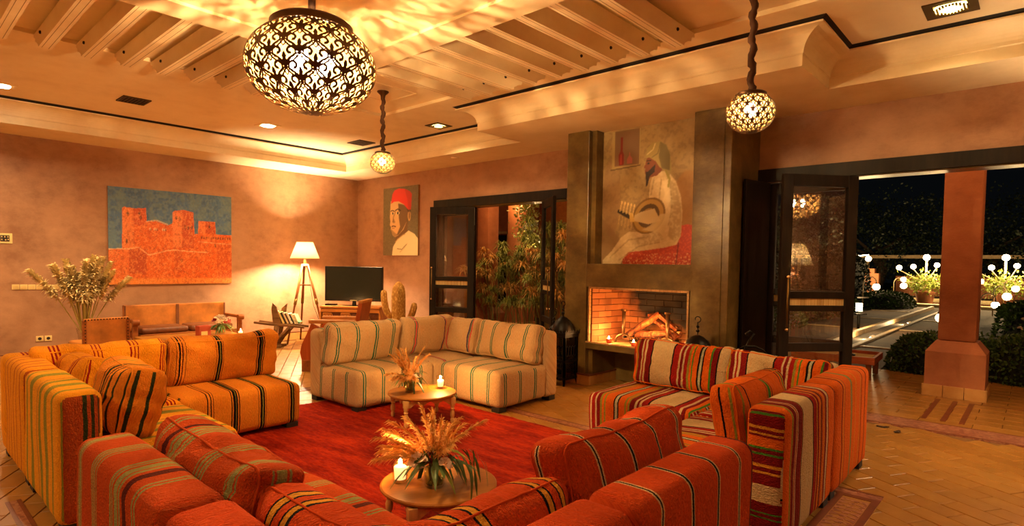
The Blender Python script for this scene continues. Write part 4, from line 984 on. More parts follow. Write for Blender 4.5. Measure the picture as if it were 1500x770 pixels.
def globe_lamp(name, lab, cat, loc, a, c, nlon, nrow, wd, watts, cord_top, nb=1, ringr=None, cord='cloth', group=None, rot=0):
    o = thing(name, lab, cat, loc, rot, group)
    sh = pierced(a, c, nlon, nrow, wd).build('pierced_shade', M_pierc, o, fix=False); solid(sh, wd*.28)
    m = MB(); m.lathe([(max(1e-4, a*.992*math.sin(PI*(1-t_/30))), c*.992*math.cos(PI*(1-t_/30))) for t_ in range(0, 25)], 40, cap=False); m.build('amber_liner', liner(.06 if nb > 1 else .75), o, smooth=True)
    th = PI*(1-.80); rr = a*math.sin(th); zz = c*math.cos(th)
    m = MB(); m.lathe([(rr*.94, zz-.006), (rr*1.06, zz-.004), (rr*1.08, zz+.03*a/.4), (rr*1.0, zz+.045*a/.4), (rr*.35, zz+.075*a/.4), (.02*a/.2, zz+.085*a/.4)], 40, cap=False); m.build('top_ring', M_pierc, o, smooth=True, angle=40)
    m = MB(); m.lathe([(.0001, -c*1.01), (a*.07, -c*.999), (a*.08, -c*.99), (.0001, -c*.97)], 20); m.build('bottom_boss', M_pierc, o, smooth=True)
    ztop = cord_top-loc[2]; z0 = zz+.08*a/.4
    m = MB()
    if cord == 'cloth':
        n = int((ztop-z0)/.018); pts = []; rad = []
        for i in range(n+1):
            z = z0+(ztop-z0)*i/n; q = i*.9; pts.append((.008*math.cos(q), .008*math.sin(q), z)); rad.append(.0195+.006*math.sin(i*1.9)*math.cos(i*.37)+.002)
        m.tube(pts, rad, 8)
    else: m.tube([(0, 0, z0), (0, 0, ztop)], .012*a/.2, 8)
    m.build('hanging_cord', M_cord, o, smooth=True)
    m = MB(); m.lathe([(.012, -.10), (.018, -.085), (.028, -.04), (.05, -.02), (.062, -.008), (.062, 0)], 20, Tr(0, 0, ztop)); m.build('ceiling_rose', M_pierc, o, smooth=True, angle=40)
    for k in range(nb):
        q = 2*PI*k/nb+.5; R_ = 0 if nb == 1 else a*.28; p = (R_*math.cos(q), R_*math.sin(q), c*.12)
        m = MB(); m.ball(p, .04 if nb > 1 else a*.25, 12, 8, sq=(1, 1, 1.2)); m.build('bulb', M_bulb, o, smooth=True)
        m = MB(); m.tube([(p[0], p[1], p[2]+.03), (p[0]*.6, p[1]*.6, c*.55), (0, 0, zz)], .006, 6); m.build('bulb_arm', M_pierc, o)
        l = point('bulb_light', p, watts/nb, .012); l.parent = o
        l.location = (p[0], p[1], p[2]-.055 if nb > 1 else p[2])
    return o
M_cord = mat('gathered_brown_cloth', '4E2E18', .85)
globe_lamp('chandelier', 'huge pierced brass globe pendant glowing at the top of the picture', 'chandelier', (-3.2, 1.76, 2.525), .366, .262, 14, 9, .0092, 165, 3.085, nb=4, cord='rod')
globe_lamp('pendant_lamp', 'small pierced globe pendant hanging far off above the cream sofa', 'pendant lamp', (-5.285, 3.73, 2.465), .133, .118, 13, 9, .0050, 30, 3.22, group='small pierced globe pendants')
globe_lamp('pendant_lamp', 'small pierced globe pendant hanging right of the fireplace', 'pendant lamp', (-1.385, 3.73, 2.37), .146, .128, 14, 9, .0052, 38, 3.22, group='small pierced globe pendants')
# lozenge moulding round the far rose
m = MB(); 
for (x0, x1, y0, y1) in ((-5.58, -5.06, 3.46, 3.47), (-5.58, -5.06, 3.99, 4.0), (-5.58, -5.57, 3.47, 3.99), (-5.07, -5.06, 3.47, 3.99)): m.box(x0, x1, y0, y1, CZ-.006, CZ)
m.build('square_ceiling_moulding', M_ceil, ceiling)

# ---- recessed ceiling lamps and vents (those out of frame are fill lamps added to light the room)
M_grid = mat('dark_bronze_plate', '4A3618', .5, .6); M_white = emit('hot_lamp_glass', (1, .86, .6), 16); M_ambg = emit('amber_lamp_glass', (1, .66, .16), 5)
def downlight(x, y, kind, lab, watts, z=CZ, s=.13, ang=150):
    o = thing('ceiling_downlight', lab, 'ceiling lamp', (x, y, z), 0, 'recessed ceiling lamps')
    m = MB()
    for (a, b, c_, d) in ((-s, s, -s, -s*.62), (-s, s, s*.62, s), (-s, -s*.62, -s*.62, s*.62), (s*.62, s, -s*.62, s*.62)): m.box(a, b, c_, d, -.008, 0)
    m.build('square_plate', M_grid if kind == 'amber' else M_plate, o)
    m = MB(); m.lathe([(.0001, -.012), (s*.62, -.012), (s*.66, -.002), (.0001, -.002)], 24); m.build('lamp_glass', M_white if kind == 'white' else M_ambg, o)
    if kind == 'amber':
        m = MB()
        for i in range(-5, 6):
            for j in range(-5, 6):
                if 3.6 < math.hypot(i, j) < 5.4: m.lathe([(.0001, -.018), (s*.05, -.018), (s*.05, -.012), (.0001, -.012)], 6, Tr(i*s*.125, j*s*.125, 0))
        m.build('pierced_rim', M_grid, o)
    l = spot('downlight_beam', (0, 0, -.03), watts, ang, .04, .9); l.parent = o; return o
def vent(x, y, w_, h_, lab):
    o = thing('ceiling_vent', lab, 'vent', (x, y, CZ), 0, 'dark ceiling vents')
    m = MB(); m.box(-w_/2, w_/2, -h_/2, h_/2, -.004, 0); m.build('backing', M_dark, o)
    m = MB(); t_ = .02
    for (a, b, c_, d) in ((-w_/2, w_/2, -h_/2, -h_/2+t_), (-w_/2, w_/2, h_/2-t_, h_/2), (-w_/2, -w_/2+t_, -h_/2+t_, h_/2-t_), (w_/2-t_, w_/2, -h_/2+t_, h_/2-t_)): m.box(a, b, c_, d, -.012, 0)
    m.build('frame', M_grid, o)
    for k in range(7):
        m = MB(); y0 = -h_/2+t_+(h_-2*t_)*(k+.5)/7; m.box(-w_/2+t_, w_/2-t_, y0-.008, y0+.005, -.009, -.004); m.build('slat', M_grid, o)
# ================================================================ placing ceiling lamps
DW = 62
downlight(-7.82, 3.66, 'white', 'bright white recessed ceiling lamp left of the chandelier', DW)
downlight(-6.0, 5.12, 'amber', 'small amber pierced ceiling lamp beyond the far pendant', 25)
downlight(-.53, 5.06, 'amber', 'large amber pierced ceiling lamp at the top right', 20, s=.15)
downlight(-8.30, .98, 'white', 'recessed ceiling lamp at the left edge of the picture', DW)
for (x, y, lab, dw) in ((-8.2, -1.6, 'recessed ceiling lamp behind the left edge', DW), (1.6, 5.0, 'recessed ceiling lamp right of the frame by the back wall', 8), (1.7, 1.8, 'recessed ceiling lamp right of the camera', 14), (1.7, -1.6, 'recessed ceiling lamp behind the camera on the right', 16), (-5.6, -2.1, 'recessed ceiling lamp behind the sofas on the left', DW), (-2.2, -2.1, 'recessed ceiling lamp behind the camera', 50)):  # out of frame: fill lamps added for the general room light
    downlight(x, y, 'white', lab, dw)
vent(-7.83, 2.09, .30, .28, 'dark square ceiling vent left of the bright ceiling lamp'); vent(-7.78, 5.10, .34, .28, 'dark ceiling vent in the far corner near the cove')
o = MB(); o.lathe([(.0001, -.012), (.05, -.012), (.062, 0), (.0001, 0)], 24); o = o.build('smoke_detector', M_ceil, None, smooth=True, loc=(-6.45, 5.83, WT)); tag(o, 'small round disc on the soffit right of the far pendant', 'smoke detector')

# ================================================================ round tables
M_wax2 = 0
M_pine = wood('honey_pine', '7E4A12', 'AA6A1C', .55, 3, 'X'); M_pine2 = wood('pale_pine_leg', 'B88A4A', 'D0A060', .5, 5, 'Z')
def round_table(x, y, rz, lab):
    R_, H_ = .30, .25
    o = thing('round_table', lab, 'table', (x, y, .018), rz, 'low round pine tables on the rug')
    m = MB(); m.lathe([(.0001, H_-.024), (R_-.012, H_-.024), (R_, H_-.014), (R_, H_-.006), (R_-.008, H_), (.0001, H_)], 64); m.build('tabletop', M_pine, o, smooth=True, angle=30)
    a = .206   # scalloped square apron
    for k in range(4):
        pts = [(-a, H_-.024), (-a, H_-.085)]
        for i in range(13):
            f = i/12; pts.append((-a+.03+(2*a-.06)*f, H_-.070-.016*math.cos(f*PI*6)*(1 if True else 0)-(.016 if 3 < i < 9 else 0)*0+.012*math.sin(PI*f)))
        pts += [(a, H_-.085), (a, H_-.024)]
        m = MB(); m.prism(pts, -a-.010, -a+.010, 'y', Rz(PI/2*k)); m.build('apron', M_pine2, o)
    for (lx, ly) in ((-a, -a), (a, -a), (a, a), (-a, a)):
        m = MB(); m.box(lx-.022, lx+.022, ly-.022, ly+.022, H_-.085, H_-.024, .003)
        m.lathe([(.012, 0), (.015, .004), (.018, .03), (.012, .045), (.019, .06), (.021, .09), (.013, .115), (.020, .125), (.014, .135), (.020, .15), (.020, H_-.085)], 14, Tr(lx, ly, 0)); m.build('leg', M_pine2, o, smooth=True, angle=40)
    return o
T1 = (-2.27, 1.965); T2 = (-3.99, 3.25)
round_table(*T1, 1.2, 'low round pine table in the foreground with a candle and flowers'); round_table(*T2, 1.2, 'far low round pine table in front of the cream sofa')
TZ = .018+.25
def glass_candle(x, y, z, lab, s=1.0, watts=4.0):
    c = thing('glass_candle', lab, 'candle', (x, y, z), 0, 'candles in glasses on the round tables')
    m = MB(); m.lathe([(.0001, 0), (.026*s, 0), (.030*s, .012*s), (.038*s, .095*s), (.040*s, .10*s), (.036*s, .098*s), (.028*s, .016*s), (.0001, .014*s)], 24); m.build('glass_cup', M_cup, c, smooth=True)
    m = MB(); m.lathe([(.0001, .016*s), (.023*s, .016*s), (.026*s, .066*s), (.020*s, .070*s), (.0001, .066*s)], 20); m.build('wax', M_wax, c, smooth=True)
    flame(c, .07*s, .034*s, .009*s); l = point('candle_light', (0, 0, .135*s), watts, .02, (1, .5, .16)); l.parent = c
glass_candle(-2.400, 1.815, TZ, 'lit candle in a clear glass on the near round table', 1.25, 5)
glass_candle(-3.98, 3.45, TZ, 'lit candle in a clear glass on the far round table', 1.1, 4)

# ---- flower arrangements
M_leafd = mat('deep_green_leaf', '4A6A2A', .5, var=.25); M_leafy = mat('yellow_green_leaf', '8A9A30', .5, var=.2); M_grass = mat('bronze_grass_plume', 'F0B45C', .8, var=.2); M_straw = mat('straw_grass', 'D8B86A', .8, var=.2)
M_petw = mat('cream_petal', 'F0DCC0', .6, var=.05, bmp=.05); M_petr = mat('crimson_petal', '9A1018', .55, var=.2, bmp=.05); M_water = glass('vase_water', (.75, .85, .6), .1); M_stem = mat('green_stem', '5A6A24', .6)
def leafquads(m, p, d, L_, W_, rnd_, curl=.3, mi=0):
    d = Vector(d).normalized(); s_ = d.cross(Vector((rnd_.uniform(-.3, .3), rnd_.uniform(-.3, .3), 1)))
    if s_.length < .1: s_ = Vector((1, 0, 0))
    s_.normalize(); n = s_.cross(d); V = []; N = 5
    for i in range(N+1):
        f = i/N; w_ = W_*math.sin(PI*min(.98, f*.92+.06))**.8; q = Vector(p)+d*L_*f-n*(-curl)*L_*f*f*-1+Vector((0, 0, -curl*L_*f*f)); V += [q-s_*w_/2, q+n*w_*.12, q+s_*w_/2]
    m.add(V, [(3*i+j, 3*i+j+1, 3*i+j+4, 3*i+j+3) for i in range(N) for j in (0, 1)], mi=mi)
def rose(par, p, r, mt, seed, name='bloom'):
    rnd_ = random.Random(seed); m = MB()
    for ring, (n, rr, zz, tilt) in enumerate(((3, .25, .5, .1), (5, .5, .4, .5), (6, .8, .2, .95), (7, 1.0, .0, 1.25))):
        for k in range(n):
            a = 2*PI*k/n+ring*.7+rnd_.uniform(-.1, .1); V = []
            for i in range(4):
                for j in range(5):
                    u = (j/4-.5)*1.6*(2*PI/n); f = i/3; q = rr*(.35+.65*f)*(1+.12*math.sin(tilt)*f); V.append((r*q*math.cos(a+u*(.6+.4*f)), r*q*math.sin(a+u*(.6+.4*f)), r*(zz+(.55-.35*tilt*.5)*f-.12*f*f*tilt*(1.5 if abs(j-2) < 2 else .6))))
            m.add(V, [(i*5+j, i*5+j+1, i*5+j+6, i*5+j+5) for i in range(3) for j in range(4)], Tr(*p) @ Rx(rnd_.uniform(-.5, .5)) @ Ry(rnd_.uniform(-.5, .5)))
    o = m.build(name, mt, par, smooth=True, fix=False); return o
def plume(m, p, d, L_, rnd_, dens=60, w_=.0022, spread=.3, droop=.35, seglen=.05):
    "grass plume: fine arching bristles off a bending axis"
    p = Vector(p); d = Vector(d).normalized(); pts = []; q = p.copy(); dd = d.copy(); N = 10
    for i in range(N+1): pts.append(q.copy()); dd = (dd+Vector((d.x*.04, d.y*.04, -droop*.12*i/N))).normalized(); q += dd*L_/N
    m.tube(pts, [.0022*(1-.7*i/N) for i in range(N+1)], 4)
    for k in range(dens):
        f = rnd_.uniform(.25, 1); i = min(N-1, int(f*N)); b = pts[i].lerp(pts[i+1], f*N-i); ax = (pts[i+1]-pts[i]).normalized()
        s_ = Vector((rnd_.gauss(0, 1), rnd_.gauss(0, 1), rnd_.gauss(0, .6))).normalized(); e = ax*1.0+s_*spread*(1.6-f); e.normalize(); l = seglen*rnd_.uniform(.6, 1.2)
        c_ = b+e*l*.55; t_ = b+e*l+Vector((0, 0, -l*.35)); sd = e.cross(s_)
        sd = sd.normalized()*w_ if sd.length > 1e-6 else Vector((w_, 0, 0))
        m.add([b-sd*.5, b+sd*.5, c_+sd, c_-sd, t_], [(0, 1, 2, 3), (3, 2, 4)])
def bouquet(x, y, z, rz, lab, s=1.0, seed=5, handle=True):
    rnd_ = random.Random(seed)
    o = thing('flower_vase', lab, 'flowers', (x, y, z), rz, 'flower arrangements on the round tables')
    m = MB(); m.lathe([(.0001, 0), (.040*s, 0), (.046*s, .01*s), (.050*s, .06*s), (.052*s, .115*s), (.054*s, .118*s), (.049*s, .115*s), (.046*s, .06*s), (.040*s, .014*s), (.0001, .012*s)], 28); v = m.build('glass_vase', M_cup, o, smooth=True)
    if handle: m = MB(); m.tube([(-.05*s, 0, .105*s), (-.078*s, 0, .10*s), (-.088*s, 0, .07*s), (-.078*s, 0, .035*s), (-.05*s, 0, .02*s)], .005*s, 8); m.build('glass_handle', M_cup, v, smooth=True)
    m = MB(); m.lathe([(.0001, .014*s), (.040*s, .015*s), (.0455*s, .06*s), (.0455*s, .085*s), (.0001, .085*s)], 24); m.build('water', M_water, o, smooth=True)
    st = MB()
    for k in range(22):
        a = rnd_.uniform(0, 2*PI); r_ = rnd_.uniform(.005, .038)*s; st.tube([(r_*math.cos(a+2.5), r_*math.sin(a+2.5), .016*s), (r_*.4*math.cos(a), r_*.4*math.sin(a), .09*s), (r_*2*math.cos(a), r_*2*math.sin(a), .17*s)], .0022*s, 5)
    st.build('stems', M_stem, o)
    lv = MB(); ly = MB()
    for k in range(30):
        a = rnd_.uniform(0, 2*PI); el = rnd_.uniform(-.35, .8); d = (math.cos(a)*math.cos(el), math.sin(a)*math.cos(el), math.sin(el)); b = (.03*s*math.cos(a), .03*s*math.sin(a), (.10+rnd_.uniform(0, .06))*s)
        leafquads(lv if k % 5 else ly, b, d, rnd_.uniform(.08, .17)*s, rnd_.uniform(.018, .034)*s, rnd_, rnd_.uniform(.2, .7))
    # long drooping willow-like leaf sprays on one side
    for k in range(3):
        a = rnd_.uniform(-.7, .7); p = Vector((.02*s, 0, .12*s)); d = Vector((math.cos(a), math.sin(a), .55)).normalized()
        for i in range(9):
            p = p+d*.024*s; d = (d+Vector((0, 0, -.13))).normalized()
            leafquads(lv, p, d+Vector((rnd_.uniform(-.6, .6), rnd_.uniform(-.6, .6), -.4)), rnd_.uniform(.06, .1)*s, .012*s, rnd_, .5)
    lv.build('leaves', M_leafd, o, fix=False); ly.build('young_leaves', M_leafy, o, fix=False)
    gp = MB()
    for k in range(26):
        a = rnd_.uniform(0, 2*PI) if k > 9 else rnd_.uniform(2.6, 3.7); el = rnd_.uniform(.8, 1.45) if k > 9 else rnd_.uniform(.35, .8)
        plume(gp, (0, 0, .10*s), (math.cos(a)*math.cos(el), math.sin(a)*math.cos(el), math.sin(el)), rnd_.uniform(.20, .31)*s, rnd_, 150, .0021*s, .62, .8, .046*s)
    gp.build('grass_plumes', M_grass, o, fix=False)
    rose(o, (-.07*s, -.055*s, .13*s), .042*s, M_petw, 1, 'rose'); rose(o, (.055*s, -.065*s, .125*s), .03*s, M_petw, 2, 'rose')
    for k in range(9): a = rnd_.uniform(0, 2*PI); r_ = rnd_.uniform(.02, .08)*s; rose(o, (r_*math.cos(a), r_*math.sin(a), rnd_.uniform(.12, .18)*s), rnd_.uniform(.013, .02)*s, M_petr, 10+k, 'small_red_flower')
    return o
bouquet(-2.235, 1.905, TZ, .74, 'glass mug vase of bronze grasses, willow leaves and white roses on the near table', 1.12, 5)
bouquet(-4.05, 3.16, TZ, 2.2, 'small glass vase of bronze grasses and dark leaves on the far table', 1.0, 8)
# ================================================================ tripod floor lamps
M_shade = NT('linen_lampshade'); _tr = M_shade.n('ShaderNodeBsdfTranslucent', {'Color': (.98, .88, .72, 1)}); _df = M_shade.n('ShaderNodeBsdfDiffuse', {'Color': (.85, .70, .45, 1)})
_m = M_shade.n('ShaderNodeMixShader', {0: .45, 1: _tr.outputs[0], 2: _df.outputs[0]}); M_shade.l(_m.outputs[0], M_shade.out.inputs[0]); M_shade = M_shade.m
M_lwood = wood('turned_lamp_wood', '6A3A18', '9A5E2C', .4, 4, 'Z')
def floor_lamp(x, y, rz, lab, watts, zs=1.44, r0=.235, r1=.13, hs=.27, grp=None):
    o = thing('floor_lamp', lab, 'lamp', (x, y, 0), rz, grp)
    for k in range(3):
        a = 2*PI*k/3+.35; m = MB(); p = (.045*math.cos(a), .045*math.sin(a), zs-.10); q = (.36*math.cos(a), .36*math.sin(a), .02)
        m.tube([p, tuple(p[i]*.55+q[i]*.45 for i in range(3)), tuple(p[i]*.5+q[i]*.5 for i in range(3)), q], [.018, .022, .016, .014], 8); l = m.build('leg', M_lwood, o, smooth=True)
        b = MB(); b.tube([tuple(p[i]*.56+q[i]*.44 for i in range(3)), tuple(p[i]*.49+q[i]*.51 for i in range(3))], .025, 8); b.build('leg_collar', M_brz, l, smooth=True)
    m = MB(); m.lathe([(.0001, 0), (.10, 0), (.10, .02), (.0001, .02)], 24, Tr(0, 0, zs-.46)); m.build('shelf_disc', M_lwood, o, smooth=True, angle=30)
    m = MB(); m.lathe([(.0001, 0), (.06, 0), (.065, .02), (.03, .045), (.02, .05), (.018, .12), (.0001, .12)], 16, Tr(0, 0, zs-.14)); m.build('head', M_lwood, o, smooth=True, angle=30)
    m = MB(); m.lathe([(r0, zs), (r1, zs+hs)], 40, cap=False); s_ = m.build('lamp_shade', M_shade, o, smooth=True); solid(s_, .003)
    m = MB()
    for z, r in ((zs, r0), (zs+hs, r1)): m.tube([(r*math.cos(q), r*math.sin(q), z) for q in [2*PI*i/32 for i in range(32)]], .004, 5, closed=True)
    m.build('shade_rim', M_plate, s_)
    m = MB(); m.ball((0, 0, zs+.10), .035, 14, 10, sq=(1, 1, 1.25)); m.build('bulb', M_bulb, o, smooth=True)
    m = MB(); m.tube([(.03, .03, zs-.1), (.06, .05, zs-.4), (.1, .1, zs-.8), (.3, .05, .3), (.5, .1, .01)], .004, 5); m.build('cord', M_dark, o)
    l = point('lamp_light', (0, 0, zs+.10), watts, .045, (1, .72, .42)); l.parent = o
    return o
floor_lamp(-9.20, 4.94, .4, 'tripod floor lamp with a glowing cream shade against the left wall', 230)
floor_lamp(.46, 5.50, 1.0, 'tripod floor lamp with linen shade just right of the frame, mirrored in the door glass', 45)

# ================================================================ television on a carved cabinet
M_cab = wood('carved_cabinet_wood', '94521E', 'C07A32', .5, 4, 'X'); M_cabd = wood('dark_cabinet_wood', '4A2410', '6E3A18', .6, 4, 'X')
CB = (-8.50, 5.45); ang = math.atan2(.59, .80)
cb = thing('tv_cabinet', 'low carved wooden cabinet with arched cut-outs under the television', 'cabinet', (CB[0], CB[1], 0), ang)
W_, D_, H_ = 1.02, .42, .66
m = MB(); m.box(-W_/2, W_/2, -D_/2, D_/2, H_-.035, H_, .006); m.build('cabinet_top', M_cab, cb)
m = MB(); m.box(-W_/2+.03, W_/2-.03, -D_/2+.03, D_/2-.02, .08, H_-.035); m.build('carcass', M_cabd, cb)
m = MB(); m.box(-W_/2+.01, W_/2-.01, -D_/2+.012, -D_/2+.03, H_-.10, H_-.045, .004); m.build('carved_frieze', M_cab, cb)
for k in range(3):     # three panels with horseshoe arches
    x0 = -W_/2+.05+k*.308; x1 = x0+.30; m = MB(); cx_ = (x0+x1)/2; n = 14
    arch = [(cx_+.075*math.cos(a)*(1+.12*math.cos(a*3)**2), .36+.10*math.sin(a)) for a in [-.45+(PI+.9)*i/n for i in range(n+1)]]
    # frame around arch: left, right, top pieces following the arch outline
    outer = [(x0, .12), (x0, H_-.11), (x1, H_-.11), (x1, .12)]
    L_ = arch[n//2:]; R_ = arch[:n//2+1]
    m.prism([(x0, .12), (x0, H_-.11), (cx_, H_-.11)]+L_+[(cx_-.06, .12)], -D_/2+.005, -D_/2+.03, 'y'); m.prism([(x1, .12), (cx_+.06, .12)]+R_+[(cx_, H_-.11)], -D_/2+.005, -D_/2+.03, 'y')
    pn = m.build('arched_panel', M_cab, cb, fix=True); m = MB()
    m.tube([(a, -D_/2+.003, b) for a, b in arch], .007, 5); m.tube([(x0+.02, -D_/2+.004, .15), (x0+.02, -D_/2+.004, H_-.13), (x1-.02, -D_/2+.004, H_-.13), (x1-.02, -D_/2+.004, .15)], .005, 4)
    for i in range(5): m.ball((x0+.05+i*.05, -D_/2+.004, H_-.155), .011, 6, 4)
    m.build('carved_moulding', M_cabd, pn)
for sx in (-1, 1):
    m = MB(); m.prism([(sx*(W_/2-.02), 0), (sx*(W_/2-.02), .62), (sx*(W_/2-.0), .55), (sx*(W_/2+.012), .48), (sx*(W_/2-.01), .40), (sx*(W_/2-.005), 0)], -D_/2+.01, D_/2-.02, 'y'); m.build('side_post', M_cab, cb)
M_tvb = mat('tv_black_plastic', '0C0B0A', .25, bmp=0); t = NT('tv_screen'); M_scr = t.pbr((.012, .018, .012, 1), .12, None, **{'Specular IOR Level': .6})
tv = thing('television', 'flat black television standing on the carved cabinet in the corner', 'television', (CB[0], CB[1], H_), ang)
m = MB(); m.box(-.50, .50, -.03, .02, .075, .655, .008); m.build('casing', M_tvb, tv)
m = MB(); m.box(-.475, .475, -.033, -.0301, .115, .635); m.build('screen', M_scr, tv)
m = MB(); m.lathe([(.0001, 0), (.17, 0), (.17, .008), (.03, .014), (.025, .08), (.0001, .08)], 32, Matrix.Diagonal((1.2, .7, 1, 1))); m.build('stand', M_tvb, tv, smooth=True, angle=40)
m = MB(); m.box(-.06, .06, -.034, -.0301, .085, .095); m.build('silver_mark', M_plate, tv)
sb_ = thing('set_top_box', 'small black box and cables under the left of the television', 'media box', (CB[0]-.28, CB[1]-.26, H_), ang)
m = MB(); m.box(-.09, .09, -.05, .05, 0, .03, .004); m.build('box', M_tvb, sb_); m = MB(); m.tube([(.09, 0, .012), (.14, -.03, .006), (.20, .0, .006), (.26, .04, .008)], .005, 5); m.tube([(-.05, .05, .012), (-.1, .08, .03), (-.02, .1, .01)], .004, 5); m.build('cable', M_tvb, sb_)
# ================================================================ woven cactus
M_wick = NT('plaited_seagrass'); tc = M_wick.tex(); wv = M_wick.n('ShaderNodeTexVoronoi', {'Vector': M_wick.scale(tc, (1, 1, .55)), 'Scale': 42.0}); M_wick = M_wick.pbr(M_wick.ramp(wv.outputs['Distance'], [(.1, hexc('D8A850')), (.6, hexc('A87428'))]), .8, M_wick.bump(wv.outputs['Distance'], -.9, .012))
ct = thing('woven_cactus', 'tall plaited straw cactus sculpture with two arms behind the cream sofa', 'sculpture', (-6.93, 5.185, 0))
def ribbed(m, pts, rads, seg=32):
    P = [Vector(p) for p in pts]; n = len(P); V = []; a = None
    for i, p in enumerate(P):
        t_ = (P[min(i+1, n-1)]-P[max(i-1, 0)]).normalized(); up = Vector((0, 1, 0)); a = up; b = t_.cross(a).normalized()
        for k in range(seg): q = 2*PI*k/seg; r = rads[i]*(1+.07*math.cos(q*8)); V.append(p+(a*math.cos(q)+b*math.sin(q))*r)
    F_ = []
    for i in range(n-1):
        for k in range(seg): l = (k+1) % seg; F_.append((i*seg+k, i*seg+l, (i+1)*seg+l, (i+1)*seg+k))
    F_.append(tuple(range(seg))[::-1]); F_.append(tuple((n-1)*seg+k for k in range(seg))); m.add(V, F_)
m = MB(); z_ = [0, .1, .3, .6, .9, 1.0, 1.05, 1.09, 1.11, 1.12]; ribbed(m, [(0, 0, z) for z in z_], [.092, .096, .096, .096, .095, .088, .072, .045, .025, .004]); m.build('trunk', M_wick, ct, smooth=True)
dx_ = Vector((math.cos(YAW), math.sin(YAW), 0))
def arm(sx, pts, r): m = MB(); ribbed(m, [tuple(dx_*(sx*a)+Vector((0, 0, b))) for a, b in pts], [r*.9]+[r]*(len(pts)-3)+[r*.75, r*.1], 24); m.build('arm', M_wick, ct, smooth=True)
arm(-1, [(.05, .60), (.11, .61), (.16, .65), (.19, .73), (.21, .85), (.215, .94), (.215, .98), (.215, .995)], .045)
arm(1, [(.05, .45), (.11, .48), (.16, .55), (.20, .65), (.225, .74), (.23, .80), (.23, .815)], .045)

# ================================================================ bench, chairs, low table by the left wall
M_lea = mat('worn_tan_leather', 'C47A30', .45, var=.22, vs_=5); M_lead = mat('dark_leather_seat', '7A4420', .5, var=.25); M_bw = wood('bench_wood', '7A421C', 'A8622C', .5, 4, 'Y'); M_nail = mat('dark_nail', '2A1A10', .4, .8, bmp=0)
bn = thing('leather_bench', 'long tan leather bench with wooden arms below the fortress painting', 'bench', (-9.2, 3.08, 0))
m = MB(); m.box(-.36, -.27, -.70, .66, .36, .735, .012); m.build('back_panel', M_lea, bn)
for y in (-.70, -.02, .66):
    m = MB(); m.box(-.265, -.255, y-.02 if y > -.5 else y, y+.02 if y < .5 else y, .38, .73, .002); m.build('back_seam', M_lead, bn)
for (a, b) in ((-.62, -.02), (.02, .60)): m = MB(); m.box(-.26, .20, a, b, .36, .445, .03); m.build('seat_pad', M_lead, bn, smooth=True, angle=50)
m = MB(); m.box(-.30, .24, -.64, .64, .28, .36, .006); m.build('seat_frame', M_bw, bn)
for y in (-.70, .68):
    m = MB(); m.box(-.32, .26, y-.035, y+.035, .52, .565, .012); m.lathe([(.0001, -.04), (.04, -.04), (.045, 0), (.04, .04), (.0001, .04)], 16, Tr(.26, y, .535) @ Rx(PI/2)); m.build('arm', M_bw, bn, smooth=True, angle=40)
    for x in (-.29, .22): m = MB(); m.box(x-.03, x+.03, y-.03, y+.03, 0, .53, .006); m.build('leg', M_bw, bn)
# leather-backed chair seen from behind
def leather_chair(x, y, rz, lab):
    o = thing('leather_chair', lab, 'chair', (x, y, 0), rz)
    m = MB(); m.box(-.23, .23, .20, .225, .34, .70, .01, M=Tr(0, .0, 0)); bk_ = m.build('backrest', M_lea, o)
    m = MB()
    for k in range(15): m.ball((-.215+k*.0307, .197, .685), .008, 6, 4); m.ball((-.215+k*.0307, .228, .685), .008, 6, 4)
    for k in range(10):
        for sx in (-.217, .217): m.ball((sx, .197, .36+k*.035), .008, 6, 4); m.ball((sx, .228, .36+k*.035), .008, 6, 4)
    m.build('studs', M_nail, bk_)
    m = MB(); m.box(-.24, .24, -.22, .22, .36, .42, .02); m.build('seat', M_lea, o)
    for sx in (-.22, .22):
        for sy in (-.20, .21): m = MB(); m.box(sx-.02, sx+.02, sy-.02, sy+.02, 0, .40 if sy < 0 else .68, .004); m.build('leg', M_bw, o)
    for sx in (-.22, .22): m = MB(); m.box(sx-.012, sx+.012, -.2, .2, .14, .17); m.build('stretcher', M_bw, o)
leather_chair(-8.25, 1.82, PI/2+PI+.12, 'tan leather chair with a studded back, turned away, behind the orange sofa')
# low table with flowers, red box, candle
lt = thing('coffee_table', 'long low wooden table between the orange sofa and the bench', 'table', (-8.05, 2.75, 0))
m = MB(); m.box(-.28, .28, -.55, .55, .385, .42, .008); m.build('tabletop', M_pine, lt); m = MB(); m.box(-.24, .24, -.50, .50, .32, .385); m.build('apron', M_bw, lt)
for sx in (-.23, .23):
    for sy in (-.49, .49): m = MB(); m.box(sx-.025, sx+.025, sy-.025, sy+.025, 0, .385, .005); m.build('leg', M_bw, lt)
rb = thing('red_box', 'small brick red box with a pale label standing on the coffee table', 'box', (-7.92, 2.86, .42), .12)
m = MB(); m.box(-.05, .05, -.075, .075, 0, .13, .003); m.build('box_body', mat('brick_red_card', 'A83A16', .6), rb); m = MB(); m.box(.0501, .052, -.05, .03, .01, .06); m.build('pale_label', M_plate, rb)
fv = thing('flower_vase', 'glass vase of cream and red roses on the coffee table by the bench', 'flowers', (-7.93, 3.08, .42))
m = MB(); m.lathe([(.0001, 0), (.04, 0), (.05, .02), (.058, .11), (.06, .12), (.054, .115), (.045, .02), (.0001, .014)], 24); m.build('glass_vase', M_cup, fv, smooth=True)
rnd_ = random.Random(4); m = MB()
for k in range(14): a = rnd_.uniform(0, 6.28); m.tube([(.03*math.cos(a+2), .03*math.sin(a+2), .016), (.02*math.cos(a), .02*math.sin(a), .15)], .003, 5)
m.build('stems', M_stem, fv); lv = MB()
